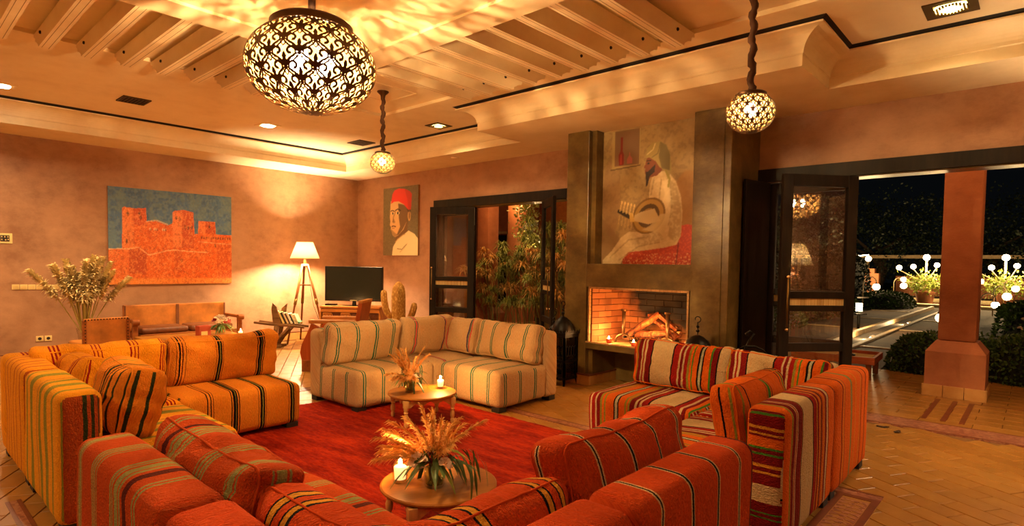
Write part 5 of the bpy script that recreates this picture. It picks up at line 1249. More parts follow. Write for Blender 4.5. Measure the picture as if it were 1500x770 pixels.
for k in range(34): a = rnd_.uniform(0, 6.28); el = rnd_.uniform(-.2, .9); leafquads(lv, (.03*math.cos(a), .03*math.sin(a), .13), (math.cos(a)*math.cos(el), math.sin(a)*math.cos(el), math.sin(el)), rnd_.uniform(.09, .16), .024, rnd_, .4)
lv.build('leaves', M_leafd, fv, fix=False)
for k in range(12):
    a = 2*PI*k/7+rnd_.uniform(-.2, .2); r_ = (.085 if k < 7 else .03)*rnd_.uniform(.8, 1.1); rose(fv, (r_*math.cos(a), r_*math.sin(a), rnd_.uniform(.16, .19) if k < 7 else .215), .042, M_petr if k in (1, 5, 9) else M_petw, 30+k, 'rose')
c = thing('tea_light', 'small lit candle on the coffee table right of the rose vase', 'candle', (-7.75, 3.26, .42))
m = MB(); m.lathe([(.0001, 0), (.028, 0), (.036, .05), (.031, .05), (.024, .006), (.0001, .006)], 16); m.build('glass_cup', M_cup, c, smooth=True); m = MB(); m.lathe([(.0001, .008), (.023, .008), (.028, .035), (.0001, .035)], 16); m.build('wax', M_wax, c, smooth=True); flame(c, .036); l = point('candle_light', (0, 0, .09), 3, .02, (1, .5, .16)); l.parent = c
# ---- tall vase with dried reed plumes
pv = thing('reed_vase', 'tall clear vase of dried straw-coloured reed plumes by the switches', 'dried grass', (-9.0, 1.83, 0))
m = MB(); m.lathe([(.0001, 0), (.07, 0), (.055, .05), (.05, .2), (.075, .42), (.09, .5), (.086, .5), (.07, .42), (.045, .2), (.05, .06), (.0001, .04)], 28); m.build('glass_vase', M_cup, pv, smooth=True)
rnd_ = random.Random(9); m = MB(); s_ = MB(); M_reed = mat('straw_reed_plume', 'E8D090', .8, var=.15)
for k in range(30):
    a = rnd_.uniform(0, 2*PI) if k > 3 else (1.45, -1.5, 1.7, -1.2)[k]; tl = rnd_.uniform(.03, .33) if k > 3 else (.50, .50, .25, .3)[k]
    d = Vector((math.cos(a)*math.sin(tl)*.6, math.sin(a)*math.sin(tl), math.cos(tl))); b_ = Vector((.02*math.cos(a), .02*math.sin(a), .42)); L_ = rnd_.uniform(.70, 1.0); e_ = b_+d*L_*.55
    s_.tube([(.02*math.cos(a+3), .02*math.sin(a+3), .05), tuple(b_), tuple(e_)], .006, 6); plume(m, e_-d*.14*L_, d, L_*.58, rnd_, 420, .012, .95, .3, .10)
s_.build('reed_stems', mat('pale_green_reed', 'B0A050', .7), pv); m.build('plumes', M_reed, pv, fix=False)
bt = thing('glass_bottle', 'small clear glass stopper glinting behind the orange sofa beside the chair', 'glass', (-8.75, 1.62, 0)); m = MB(); m.lathe([(.0001, 0), (.06, 0), (.08, .1), (.03, .24), (.015, .28), (.03, .31), (.0001, .34)], 20); m.build('glass_body', M_cup, bt, smooth=True)

# ================================================================ book rack of old wood
M_old = wood('old_grey_wood', '4A3018', '8A6238', .7, 5, 'X')
rk = thing('book_rack', 'old forked wooden pack saddle used as a book rack under the floor lamp', 'rack', (-9.02, 4.50, 0), YAW)
for sy in (-.09, .11):
    m = MB(); m.tube([(-.46, sy, .40), (-.2, sy, .375), (.1, sy+.01, .36), (.34, sy, .33)], [.018, .024, .024, .018], 8); m.build('pole', M_old, rk, smooth=True)
for sy in (-.09, .11):
    m = MB(); m.tube([(.12, sy, .35), (-.06, sy, .16), (-.14, sy, .03)], [.02, .024, .02], 8); m.build('brace', M_old, rk, smooth=True)
    m = MB(); m.tube([(-.10, sy, .36), (-.12, sy, .2), (-.15, sy, .04)], [.04, .034, .03], 8); m.build('leg', M_old, rk, smooth=True)
    m = MB(); m.box(-.26, -.02, sy-.03, sy+.03, 0, .04, .01); m.build('foot', M_old, rk, smooth=True, angle=40)
m = MB(); m.prism([(-.15, .36), (-.02, .36), (-.10, .66), (-.16, .72), (-.18, .62)], -.10, -.07, 'y'); m.build('bookend', M_old, rk); m = MB(); m.prism([(-.12, .36), (0, .36), (-.02, .60), (-.0, .70), (-.09, .62)], .09, .12, 'y'); m.build('bookend', M_old, rk)
cols = ['E8D8B0', '3A2A1C', 'E0C070', '2A241C', 'D8C090', '5A3A20', 'E8E0C8', '1E1A18', 'E0D0A8', 'C8B890', '2A6A48']
rkM = rk.matrix_basis if False else Tr(-9.02, 4.50, 0) @ Rz(YAW)
x_ = -.06
for k in range(11):
    th = (.026, .02, .028, .03, .022, .024, .03, .02, .026, .03, .03)[k]; hh = .21-.006*k; tilt = -.45
    if k == 10: tilt = -1.2
    pos = rkM @ Vector((x_, 0, .385)); b = thing('book', ['cream book leaning leftmost on the rack by its carved end', 'dark book second from the left on the rack', 'yellow book on the rack beside a dark one', 'thick black book on the rack right of the yellow one', 'tan book in the middle of the rack', 'brown book in the middle of the rack', 'white book right of the middle of the rack', 'thin black book on the right half of the rack', 'cream book near the right end of the rack', 'beige book last but one on the rack', 'green book lying at the right end of the rack'][k], 'book', pos, YAW, 'books on the old wooden rack')
    b.rotation_euler = (Rz(YAW) @ Ry(tilt)).to_euler(); mm = mat('book_cover_%d' % k, cols[k], .6, bmp=.05)
    m = MB(); m.box(0, .003, -.075, .075, 0, hh); m.box(th-.003, th, -.075, .075, 0, hh); m.box(.003, th-.003, -.075, -.072, 0, hh); m.build('cover', mm, b); m = MB(); m.box(.003, th-.003, -.072, .072, .003, hh-.003); m.build('pages', M_plate, b)
    x_ += th+.006
# ---- wooden armchair behind the cream sofa
M_red = wood('reddish_armchair_wood', '8A3A16', 'B85A26', .45, 5, 'Z')
ac = thing('wooden_armchair', 'reddish wooden armchair with broad arms behind the cream sofa', 'chair', (-6.80, 4.10, 0), YAW); ac.scale = (1, 1, 1.22)
for sy in (-.26, .26):
    m = MB(); m.prism([(-.36, .12), (-.33, .10), (-.14, .10), (-.14, .46), (-.24, .50), (-.28, .42), (-.36, .28), (-.38, .2)], sy-.02, sy+.02, 'y'); m.build('side_panel', M_red, ac)
    m = MB(); m.box(-.36, -.22, sy-.025, sy+.025, 0, .12, .004); m.box(.22, .30, sy-.025, sy+.025, 0, .50, .004); m.build('leg', M_bw, ac)
    m = MB(); m.box(-.27, .32, sy-.04, sy+.04, .50, .54, .012); m.build('arm', M_lea, ac)
m = MB(); m.box(-.28, .28, -.24, .24, .28, .33, .01); m.build('seat', M_lea, ac)
m = MB(); m.prism([(.26, .32), (.31, .32), (.40, .72), (.345, .72)], -.24, .24, 'y'); m.build('backrest', M_red, ac)
m = MB(); m.prism([(.343, .715), (.402, .715), (.408, .74), (.345, .74)], -.25, .25, 'y'); m.build('top_rail', M_lea, ac)

# ================================================================ iron lanterns
M_lan = mat('black_lantern_iron', '14100C', .4, .6, bmp=.3); M_lglass = glass('lantern_glass', (.35, .25, .12), .12)
def lantern(x, y, rz, lab, w_=.28, hb=.56, s=1.0, dome=True):
    o = thing('iron_lantern', lab, 'lantern', (x, y, 0), rz, 'black pierced iron lanterns')
    h = w_/2
    for sx in (-1, 1):
        for sy in (-1, 1):
            m = MB(); m.prism([(sx*h, .0), (sx*(h-.035), .09), (sx*(h-.03), hb), (sx*h, hb)], sy*h, sy*(h-.02), 'y'); m.build('corner_post', M_lan, o)
            m = MB(); m.prism([(sy*h, .0), (sy*(h-.035), .09), (sy*(h-.03), hb), (sy*h, hb)], sx*h, sx*(h-.02), 'x'); m.build('corner_post', M_lan, o)
    for k in range(4):
        R_ = Rz(PI/2*k)
        for (z0, z1) in ((.07, .10), (.27, .30), (hb-.04, hb)): m = MB(); m.box(-h, h, -h-.004, -h+.012, z0, z1, M=R_); pf = m.build('side_rail', M_lan, o)
        m = MB()
        for i in range(5):
            for j in range(3): x_ = -h+.05+i*(w_-.1)/4; z_ = .12+j*.055; m.lathe([(.010, -.002), (.016, 0), (.010, .002)], 8, R_ @ Tr(x_, -h+.004, z_) @ Rx(PI/2), cap=False)
        for i in range(4): x_ = -h+.055+i*(w_-.11)/3; m.tube([tuple(R_ @ Vector((x_+.025*math.cos(q), -h+.004, .40+.06*math.sin(q)))) for q in [2*PI*t_/14 for t_ in range(14)]], .005, 5, closed=True)
        m.build('pierced_scrollwork', M_lan, o)['kind'] = 'stuff'; m = MB(); m.box(-h+.02, h-.02, -h+.012, -h+.015, .09, hb-.03, M=R_); m.build('glass_pane', M_lglass, o)
    m = MB(); m.box(-h-.02, h+.02, -h-.02, h+.02, hb, hb+.02, .004)
    for k in range(4):
        for i in range(7): x_ = -h+.0+i*w_/6; m.add([(x_-.02, -h-.018, hb+.02), (x_+.02, -h-.018, hb+.02), (x_, -h-.022, hb+.055)], [(0, 1, 2)], Rz(PI/2*k))
    m.build('cornice', M_lan, o)
    m = MB(); m.lathe([(h*.98, hb+.02), (h*.92, hb+.08), (h*.7, hb+.14), (h*.35, hb+.18), (.02, hb+.195), (.0001, hb+.196)], 24); dm = m.build('dome', M_lan, o, smooth=True, angle=50)
    m = MB(); m.tube([(0, 0, hb+.19), (0, 0, hb+.32)], .006, 6); m.ball((0, 0, hb+.235), .02, 8, 6, sq=(1, 1, .8)); m.ball((0, 0, hb+.275), .017, 8, 6, sq=(1, 1, .9)); m.build('finial', M_lan, o, smooth=True)
    m = MB(); m.tube([(.028*math.cos(q), 0, hb+.345+.028*math.sin(q)) for q in [-PI/2+(1.6*PI)*t_/12 for t_ in range(13)]], .005, 6); m.build('hook_ring', M_lan, o, smooth=True)
    return o
lantern(-4.13, 5.46, .0, 'black iron lantern with domed top on the floor left of the fireplace', .26, .60)
lantern(-4.42, 5.66, .5, 'smaller iron lantern half hidden behind the cream sofa, left of the domed one', .20, .46)
lantern(-2.42, 5.34, .0, 'black domed lantern behind the striped sofa in front of the right pillar', .30, .55)
# scrolled iron top of another lantern right of it
so2 = thing('scroll_lantern', 'low iron lantern with a scrolled top in front of the folded shutter', 'lantern', (-1.93, 5.38, 0), YAW, 'black pierced iron lanterns'); so2.scale = (1, 1, 1.14)
m = MB(); m.box(-.11, .11, -.11, .11, .03, .54, .01); m.build('body', M_lan, so2)
m = MB(); m.tube([(-.14, 0, .56), (-.05, 0, .60), (.04, 0, .60), (.12, 0, .57), (.16, 0, .53), (.12, 0, .52)], .008, 6); m.tube([(0, 0, .54), (-.05, 0, .58), (-.02, 0, .64), (.03, 0, .70), (-.01, 0, .725), (-.05, 0, .70), (-.03, 0, .68)], .008, 6); m.build('iron_scroll', M_lan, so2, smooth=True)

# ---- two dry leaves on the floor by the right doorway
for k, (x, y, lab) in enumerate(((-.985, 6.03, 'dark curled dry leaf on the floor tiles inside the right doorway, left one'), (-.86, 5.93, 'dark curled dry leaf on the floor tiles inside the right doorway, right one'))):
    m = MB(); n = 7; V = []
    for i in range(n):
        f = i/(n-1); w_ = .022*math.sin(PI*min(.97, f+.03))*(1+.4*(i % 2)); V += [(-.05+.1*f, -w_, .004+.016*abs(f-.5)), (-.05+.1*f, 0, .002), (-.05+.1*f, w_, .004+.016*abs(f-.5))]
    m.add(V, [(3*i+j, 3*i+j+1, 3*i+j+4, 3*i+j+3) for i in range(n-1) for j in (0, 1)])
    o = m.build('fallen_leaf', mat('dry_leaf', '3A2410', .8), None, fix=False, loc=(x, y, .002)); o.rotation_euler = (0, 0, .4+k); tag(o, lab, 'leaf', 'dry leaves by the right doorway')
# ================================================================ terrace, columns and garden outside
GY = 6.2
tr = MB(); tr.box(-14, 7, 6.2, 9.6, -.12, -.012, M=None)
terr = tr.build('terrace_floor', M_mortar); tag(terr, 'tan tiled terrace outside the garden doors', kind='structure')
m = MB(); tmb = tile_mesh(.394, .194)
vis_t = []
for i in range(-30, 16):
    for j in range(15):
        x = i*.4+(.2 if j % 2 else 0)+.2; y = 6.66+j*.2
        if not (-13 < x < 6) or y > 9.5: continue
        q = view_px((x, y, 0)); v = q is not None and (1255 < q[0] < 1510 or 690 < q[0] < 830) and 430 < q[1] < 660
        if v: vis_t.append((x, y))
        else: m.add(tmb.v, tmb.f, Tr(x, y, 0))
g = m.build('terrace_tile', M_tile, terr, fix=False); g['kind'] = 'stuff'
tt = tile_mesh(.394, .194).mesh('terrace_tile', fix=False); tt.materials.append(M_tile)
for x, y in vis_t[:300]:
    o = bpy.data.objects.new('terrace_tile', tt); COL.objects.link(o); o.parent = terr; o.location = (x, y, random.uniform(-.0008, .0008))
m = MB()
for x in (-.77, -.62, -.48): m.box(x-.022, x+.022, 6.68, 7.80, 0, .0015)
m.box(-.46, 3, 7.78, 7.80, 0, .0015); m.build('dark_inlay_strip', M_dkb, terr)
# lower lip of terrace
M_gravel = plaster('garden_path_surface', '3E2810', '543818', '66461E', .8, .5)
gp_ = MB(); gp_.box(-40, 25, 9.6, 75, -.22, -.06)
M_soil = plaster('garden_soil', '2A2010', '3A2A16', '4A3A1E', .9, .5); grd = gp_.build('garden_ground', M_soil); tag(grd, 'dark garden soil and lawn beyond the terrace', kind='structure')
# paths with central rill, running away from the house
RX = -2.72
pt = MB(); pt.box(-4.35, RX-.26, 9.6, 27, -.10, -.02); pt.box(RX+.26, -1.65, 9.6, 27, -.10, -.02); pth = pt.build('garden_path', M_gravel); tag(pth, 'brown garden path on both sides of the water channel', kind='structure')
m = MB()
for y in (11.9, 15.9, 19.5, 23.5): m.box(-4.35, RX-.26, y, y+.16, -.02, -.004); m.box(RX+.26, -1.65, y+.3, y+.46, -.02, -.004)
M_kerb = mat('pale_stone_kerb', 'C0A070', .6); m.build('cross_strip', M_kerb, pth)
m = MB(); m.box(RX-.30, RX-.20, 9.8, 27, -.16, .05, .01); m.box(RX+.20, RX+.30, 9.8, 27, -.16, .02, .01); rl = m.build('water_channel', M_kerb); tag(rl, 'long narrow stone water channel down the middle of the path', 'water channel')
wt = NT('rill_water'); M_rw = wt.pbr((.01, .012, .012, 1), .04, wt.bump(wt.noise(wt.tex(), 8, 2), .15, .01)); m = MB(); m.box(RX-.20, RX+.20, 9.8, 27, -.17, -.07); m.build('water', M_rw, rl)
M_ug = emit('garden_lamp_glow', (1, .74, .40), 14)
for i, y in enumerate((14.0, 18.6)):
    o = thing('channel_light', ['square light set in the side of the water channel, nearer one', 'square light set in the side of the water channel, farther one'][i], 'lamp', (RX+.19, y, -.06), 0, 'lights in the water channel'); m = MB(); m.box(-.03, 0, -.13, .13, -.02, .07); m.build('glass', M_ug, o); m = MB(); m.box(-.034, .006, -.16, .16, .07, .085); m.build('rim', M_kerb, o)
    l = point('light', (-.12, 0, .04), 6, .05, (1, .66, .3)); l.parent = o
# ---- columns
def column(x0, x1, y0, y1, lab, h=3.2, hb=.53):
    cx, cy = (x0+x1)/2, (y0+y1)/2; o = thing('terrace_column', lab, 'column', (cx, cy, 0), 0, 'terracotta terrace columns'); a = (x1-x0)/2; s_ = a-.095
    m = MB(); m.box(-s_, s_, -s_, s_, hb+.09, h, .025); m.build('shaft', M_ext, o, smooth=True, angle=40)
    m = MB(); V = [(-a, -a, .12), (a, -a, .12), (a, a, .12), (-a, a, .12), (-a, -a, hb-.03), (a, -a, hb-.03), (a, a, hb-.03), (-a, a, hb-.03), (-s_-.01, -s_-.01, hb+.09), (s_+.01, -s_-.01, hb+.09), (s_+.01, s_+.01, hb+.09), (-s_-.01, s_+.01, hb+.09)]
    m.add(V, [(0, 3, 2, 1)]+[(i, (i+1) % 4, 4+(i+1) % 4, 4+i) for i in range(4)]+[(4+i, 4+(i+1) % 4, 8+(i+1) % 4, 8+i) for i in range(4)]+[(8, 9, 10, 11)]); m.build('pedestal', M_ext, o)
    for k in range(4):
        R_ = Rz(PI/2*k)
        for i in range(3): w3 = (2*a+.03)/3; m = MB(); m.box(-a-.015+i*w3+.002, -a-.015+(i+1)*w3-.002, -a-.02, -a, 0, .13, .003, M=R_); m.build('skirting_tile', M_ptl, o)
    return o
column(-.925, -.39, 7.99, 8.47, 'big square terracotta column on a pedestal outside the right doorway')
column(2.0, 2.54, 7.99, 8.47, 'terracotta column outside the frame on the right'); column(-3.75, -3.21, 7.99, 8.47, 'terracotta column hidden behind the fireplace')
o = MB(); o.box(-14, 7, 7.98, 8.5, 3.2, 3.6); o.box(-14, 7, YR+.2, 8.5, 3.6, 3.75); o = o.build('trim_3', M_ext); tag(o, 'terracotta lintel beam and roof over the terrace', kind='structure')
# ---- foliage
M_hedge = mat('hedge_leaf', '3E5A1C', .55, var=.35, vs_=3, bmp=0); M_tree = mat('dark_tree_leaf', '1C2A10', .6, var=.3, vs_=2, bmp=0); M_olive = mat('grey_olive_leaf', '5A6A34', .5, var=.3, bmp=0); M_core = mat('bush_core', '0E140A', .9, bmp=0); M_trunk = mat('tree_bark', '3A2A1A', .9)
def leafcloud(pts, size, seed, m=None):
    rnd_ = random.Random(seed); m = m or MB()
    for p, nrm in pts:
        d = Vector((rnd_.gauss(0, 1), rnd_.gauss(0, 1), rnd_.gauss(0, 1)))+Vector(nrm)*1.2; d.normalize(); s_ = d.cross(Vector((rnd_.gauss(0, 1), rnd_.gauss(0, 1), rnd_.gauss(0, 1)))).normalized(); L_ = size*rnd_.uniform(.6, 1.3); w_ = L_*.28; p = Vector(p)
        m.add([p, p+d*L_*.5+s_*w_, p+d*L_, p+d*L_*.5-s_*w_], [(0, 1, 2, 3)])
    return m
def bush(x, y, z, rx, ry, rz_, n, size, lab, seed, mt=None, name='clipped_shrub', cat='shrub', grp=None, box=False):
    rnd_ = random.Random(seed); o = thing(name, lab, cat, (x, y, z), 0, grp); pts = []
    pw = .35 if box else .8
    def sp(u, v):
        a = [math.cos(v)*math.cos(u), math.cos(v)*math.sin(u), math.sin(v)]; q = [math.copysign(abs(c)**pw, c) for c in a]
        k = 1+.07*mnoise.noise(Vector(a)*2.2+Vector((seed, 0, 0))); return Vector((q[0]*rx*k, q[1]*ry*k, max(-.02, q[2]*rz_*k)))
    for _ in range(n):
        u = rnd_.uniform(0, 2*PI); v = math.asin(rnd_.uniform(-.15, 1)); p = sp(u, v); p.z += 0; pts.append((p, p.normalized()))
    leafcloud(pts, size, seed).build('foliage', mt or M_hedge, o, fix=False)
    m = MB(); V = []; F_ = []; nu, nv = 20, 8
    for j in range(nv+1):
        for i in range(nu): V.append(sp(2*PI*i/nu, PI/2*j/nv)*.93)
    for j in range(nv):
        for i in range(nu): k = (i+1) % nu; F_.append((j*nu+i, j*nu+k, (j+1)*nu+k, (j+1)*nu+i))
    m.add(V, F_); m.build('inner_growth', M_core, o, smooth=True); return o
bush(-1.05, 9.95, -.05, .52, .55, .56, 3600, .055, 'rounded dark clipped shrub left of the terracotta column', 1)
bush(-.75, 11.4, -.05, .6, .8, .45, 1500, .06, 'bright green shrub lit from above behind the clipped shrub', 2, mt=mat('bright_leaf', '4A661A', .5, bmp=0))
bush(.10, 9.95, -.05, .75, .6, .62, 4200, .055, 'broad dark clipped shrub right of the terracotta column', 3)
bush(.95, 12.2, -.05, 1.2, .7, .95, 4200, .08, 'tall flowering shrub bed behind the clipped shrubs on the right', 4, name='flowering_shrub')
rnd_ = random.Random(3); fl_ = thing('white_flower_cluster', 'cluster of pale flowers on the shrub bed at the right edge', 'flowers', (.15, 12.2, 0))
for k in range(9): rose(fl_, (rnd_.uniform(-.35, .3), -.72+rnd_.uniform(-.05, .1), rnd_.uniform(.45, .85)), .035, M_petw, k, 'flower')
bush(-4.95, 14.5, -.05, .7, 2.2, .50, 4200, .07, 'long low hedge mound beside the left path near the wall lantern', 5, name='hedge')
bush(-5.2, 20.5, -.05, .9, 3.0, .55, 3600, .09, 'low hedge mound lit by the hooked globe lamp', 6, name='hedge'); bush(-4.4, 26.3, -.05, .9, 1.6, .6, 2400, .10, 'rounded hedge at the far end of the left path', 7, name='hedge')
bush(-9.5, 29, -.05, 3.4, .7, 1.0, 3600, .12, 'straight clipped hedge in front of the far garden wall', 8, name='hedge', box=True); bush(1.0, 17.5, -.05, 1.7, .8, .75, 3000, .1, 'wide low hedge seen right of the column', 9, name='hedge', box=True)
bush(-8.4, 22.5, -.05, 1.5, 1.5, 2.5, 4200, .14, 'tall rounded bush against the left side of the garden', 10, mt=M_tree); bush(-6.5, 27.5, -.05, 1.3, 1.3, 2.3, 3600, .14, 'second tall rounded bush beside the far lamps', 11, mt=M_tree); bush(-6.3, 17.0, -.05, 1.0, 1.2, 1.3, 3000, .1, 'medium bush behind the lit lantern', 12, mt=M_tree)
def tree(x, y, h, r, n, size, lab, seed, mt=None):
    rnd_ = random.Random(seed); o = thing('garden_tree', lab, 'tree', (x, y, -.05), 0, 'trees at the end of the garden'); m = MB(); m.tube([(0, 0, 0), (.1*r, 0, h*.25), (0, .1*r, h*.55)], [r*.09, r*.07, r*.04], 8)
    for k in range(6): a = k*1.1; m.tube([(0, 0, h*.3+k*.03*h), (r*.5*math.cos(a), r*.5*math.sin(a), h*.6)], [r*.03, r*.015], 6)
    m.build('trunk', M_trunk, o, smooth=True); pts = []
    cl = [(Vector((rnd_.gauss(0, .42)*r, rnd_.gauss(0, .42)*r, h*rnd_.uniform(.30, .88))), r*rnd_.uniform(.28, .5)) for _ in range(24)]
    for _ in range(n):
        c_, rr = rnd_.choice(cl); d = Vector((rnd_.gauss(0, 1), rnd_.gauss(0, 1), rnd_.gauss(0, 1))).normalized(); pts.append((c_+d*rr*rnd_.uniform(.7, 1)*(Vector((1, 1, .7)).length/1.6), d))
    leafcloud(pts, size, seed).build('foliage', mt or M_tree, o, fix=False)
for k, (x, y, h, r, lab) in enumerate(((-13, 36, 5.2, 4, 'dark broad tree at the far left of the garden'), (-8, 44, 5.6, 4.5, 'dark tree standing behind the far wall lamps'), (-2.5, 46, 5.8, 4.5, 'dark tree crown directly behind the column'), (3, 40, 4.6, 4, 'dark tree behind the right-hand lamp stand'), (-17, 50, 6.5, 5.5, 'tallest dark tree in the far left background'))): tree(x, y, h, r, 8000, .17, lab, 50+k)
# olive branch tree at right edge
ot = thing('olive_tree', 'grey-leaved olive tree reaching in at the right edge', 'tree', (1.6, 13.2, -.05)); rnd_ = random.Random(8); m = MB(); m.tube([(0, 0, 0), (.1, .1, 1.2), (-.1, 0, 2.1)], [.16, .12, .07], 8); m.build('trunk', M_trunk, ot, smooth=True); pts = []; bm_ = MB()
for k in range(60):
    a = rnd_.uniform(2.0, 4.6); r_ = rnd_.uniform(.6, 1.75); z = rnd_.uniform(1.5, 3.0); e = Vector((r_*math.cos(a), r_*math.sin(a)*.7, z+.3*(r_-1))); s0 = Vector((-.1, 0, 1.9)); P = [s0.lerp(e, t_/6)+Vector((0, 0, .25*math.sin(PI*t_/6))) for t_ in range(7)]; bm_.tube(P, .01, 4)
    for _ in range(70): f = rnd_.uniform(.3, 1); i = min(5, int(f*6)); p = P[i].lerp(P[i+1], f*6-i)+Vector((rnd_.gauss(0, .10), rnd_.gauss(0, .1), rnd_.gauss(0, .1))); pts.append((p, (0, 0, .5)))
bm_.build('branches', M_trunk, ot); leafcloud(pts, .085, 4).build('foliage', M_olive, ot, fix=False)
# ---- garden lamps
M_globe = emit('opal_globe_glow', (1, .70, .36), 6)
def hook_lamp(x, y, lab, h=.95, r=.13, side=1, watts=12, name='hook_lamp'):
    o = thing(name, lab, 'garden lamp', (x, y, -.05), YAW, 'hooked globe lamps along the garden path')
    m = MB(); m.tube([(0, 0, 0), (0, 0, h*.8)]+[(side*(.22-.22*math.cos(q)), 0, h*.8+.22*math.sin(q)) for q in [PI*k/8 for k in range(1, 9)]], .018, 6); m.build('hooked_post', M_kerb, o, smooth=True)
    m = MB(); m.ball((side*.44, 0, h*.8-.12), r, 16, 10); m.build('globe', M_globe, o, smooth=True); m = MB(); m.lathe([(.03, 0), (.06, -.02), (.05, -.04)], 10, Tr(side*.44, 0, h*.8)); m.build('cap', M_lan, o)
    l = point('light', (side*.44, 0, h*.8-.12), watts, r, (1, .66, .30)); l.parent = o
hook_lamp(-4.35, 22.2, 'hooked globe lamp over the low hedge on the left', 1.25, .11); hook_lamp(-4.75, 30.2, 'farther hooked globe lamp left of the column', 1.1, .13, side=1); hook_lamp(-1.07, 14.2, 'hooked globe lamp touching the left side of the column', .82, .085, side=-1, watts=16)
hook_lamp(-1.25, 21.5, 'first globe lamp just right of the column', .75, .10); hook_lamp(-1.1, 24.5, 'second globe lamp right of the column', .95, .12); hook_lamp(-1.0, 29.0, 'third and farthest globe lamp right of the column', 1.15, .12)
def candelabra(x, y, lab, s=1.0):
    o = thing('candelabra_lamp', lab, 'garden lamp', (x, y, -.05), YAW, 'many-armed globe lamp stands'); m = MB(); m.tube([(0, 0, 0), (0, 0, 1.85*s)], .04, 8)
    arms = [(-1.15, 1.55), (-.95, 1.05), (-.55, 1.6), (.95, 1.1), (1.1, 1.6), (.45, 1.68)]
    for (dx, dz) in arms: m.tube([(0, 0, .9*s), (dx*.5*s, 0, (.9+dz)*.5*s-.05), (dx*s, 0, dz*s-.1)], .018, 6)
    m.build('armed_stand', M_kerb, o, smooth=True)
    for k, (dx, dz) in enumerate(arms+[(0, 2.0)]): m = MB(); m.ball((dx*s, 0, dz*s), .105*s if k < 6 else .13*s, 14, 8); m.build('globe', M_globe, o, smooth=True)
    l = point('light', (0, -.3, 2.0*s), 130, .2, (1, .66, .30)); l.parent = o
    rnd_ = random.Random(5); pts = [(Vector((rnd_.gauss(0, .35), rnd_.gauss(0, .35), .85+rnd_.gauss(0, .22))), (0, 0, 1)) for _ in range(900)]; leafcloud(pts, .12, 3).build('potted_plant', M_leafy, o, fix=False); m = MB(); m.lathe([(.0001, 0), (.26, 0), (.36, .55), (.30, .55), (.0001, .5)], 20); m.build('clay_pot', M_ext, o, smooth=True, angle=40)
candelabra(-3.60, 30.2, 'many-armed globe lamp over a potted plant, left of the column'); candelabra(-1.02, 30.0, 'many-armed globe lamp at the right of the garden', 1.0)
# lantern with star glow on the left path
gl = thing('path_lantern', 'bright glass lantern with white flowers above it at the edge of the door leaf', 'lantern', (-3.18, 15.9, .32), YAW); m = MB(); m.tube([(0, 0, -.36), (0, 0, .0)], .03, 6); m.box(-.12, .12, -.12, .12, .0, .03); m.box(-.14, .14, -.14, .14, .40, .43); m.tube([(0, 0, .43), (.06, 0, .55), (0, 0, .64), (-.05, 0, .56)], .015, 5); m.build('metal_frame', M_lan, gl)
m = MB(); m.box(-.05, .05, -.05, .05, .08, .27); m.build('glowing_glass', M_globe, gl); l = point('light', (0, -.25, .3), 16, .1, (1, .66, .30)); l.parent = gl
gl2 = thing('path_lantern', 'small lantern standing between the hedges at the far left path', 'lantern', (-4.0, 27, -.02), YAW); m = MB(); m.box(-.12, .12, -.12, .12, 0, .05); m.build('base', M_lan, gl2); m = MB(); m.box(-.14, .14, -.14, .14, .31, .38); m.box(-.03, .03, -.03, .03, .38, .46); m.build('cap', M_lan, gl2); m = MB(); m.box(-.08, .08, -.08, .08, .06, .30); m.build('glowing_glass', M_globe, gl2)
# ---- far garden wall with arches, pool edge
fw = thing('garden_wall', 'long terracotta garden wall with a stepped parapet beyond the pool', 'wall', (0, 0, -.05)); m = MB(); m.box(-16, -6.35, 36, 36.4, 0, .95); m.box(-6.2, 8, 40, 40.4, 0, 1.1)
for x in (-9.6, -8.8, -7.6, -6.7): m.prism([(x-.35, .95), (x-.35, 1.25), (x-.15, 1.25), (x-.15, 1.5), (x+.15, 1.5), (x+.15, 1.25), (x+.35, 1.25), (x+.35, .95)], 36, 36.4, 'y')
m.build('parapet_wall', M_ext, fw); m = MB(); m.box(-16, 8, 41.8, 42, 2.15, 2.35); 
for x in range(-16, 9, 4): m.box(x-.08, x+.08, 41.8, 42, 0, 2.15)
m.build('pergola_beam', M_kerb, fw)
po = thing('pool', 'still swimming pool with a pale stone rim at the end of the path', 'pool', (0, 0, 0)); m = MB(); m.box(-6, 5, 28.2, 28.8, -.08, .06, .02); m.box(-6, 5, 34, 34.4, -.08, .06, .02); m.build('stone_rim', mat('pale_pool_rim', 'E0C890', .5), po); m = MB(); m.box(-6, 5, 28.8, 34, -.2, -.02); m.build('pool_water', M_rw, po)
for (x, y, z, w_) in ((-8.5, 34.5, 1.9, 60), (-6.6, 34.5, 1.0, 40)): pass
wl = thing('wall_lamp_post', 'pair of small globes before the far garden wall', 'garden lamp', (-7.3, 34.0, -.05), YAW); m = MB(); m.tube([(0, 0, 0), (0, 0, 2.2)], .04, 6); m.tube([(-.35, 0, .95), (.35, 0, 1.0)], .03, 6); m.build('post', M_kerb, wl); m = MB()
for (a, b, r) in ((-.3, 1.1, .11), (.32, 1.12, .11)): m.ball((a, 0, b), r, 12, 8)
m.build('globes', M_globe, wl); m = MB(); m.ball((.95, 0, 2.0), .14, 12, 8); m.tube([(0, 0, 2.1), (.95, 0, 2.2)], .03, 6); m.build('high_globe', M_globe, wl); l = point('light', (0, -.8, 1.6), 160, .2, (1, .66, .30)); l.parent = wl
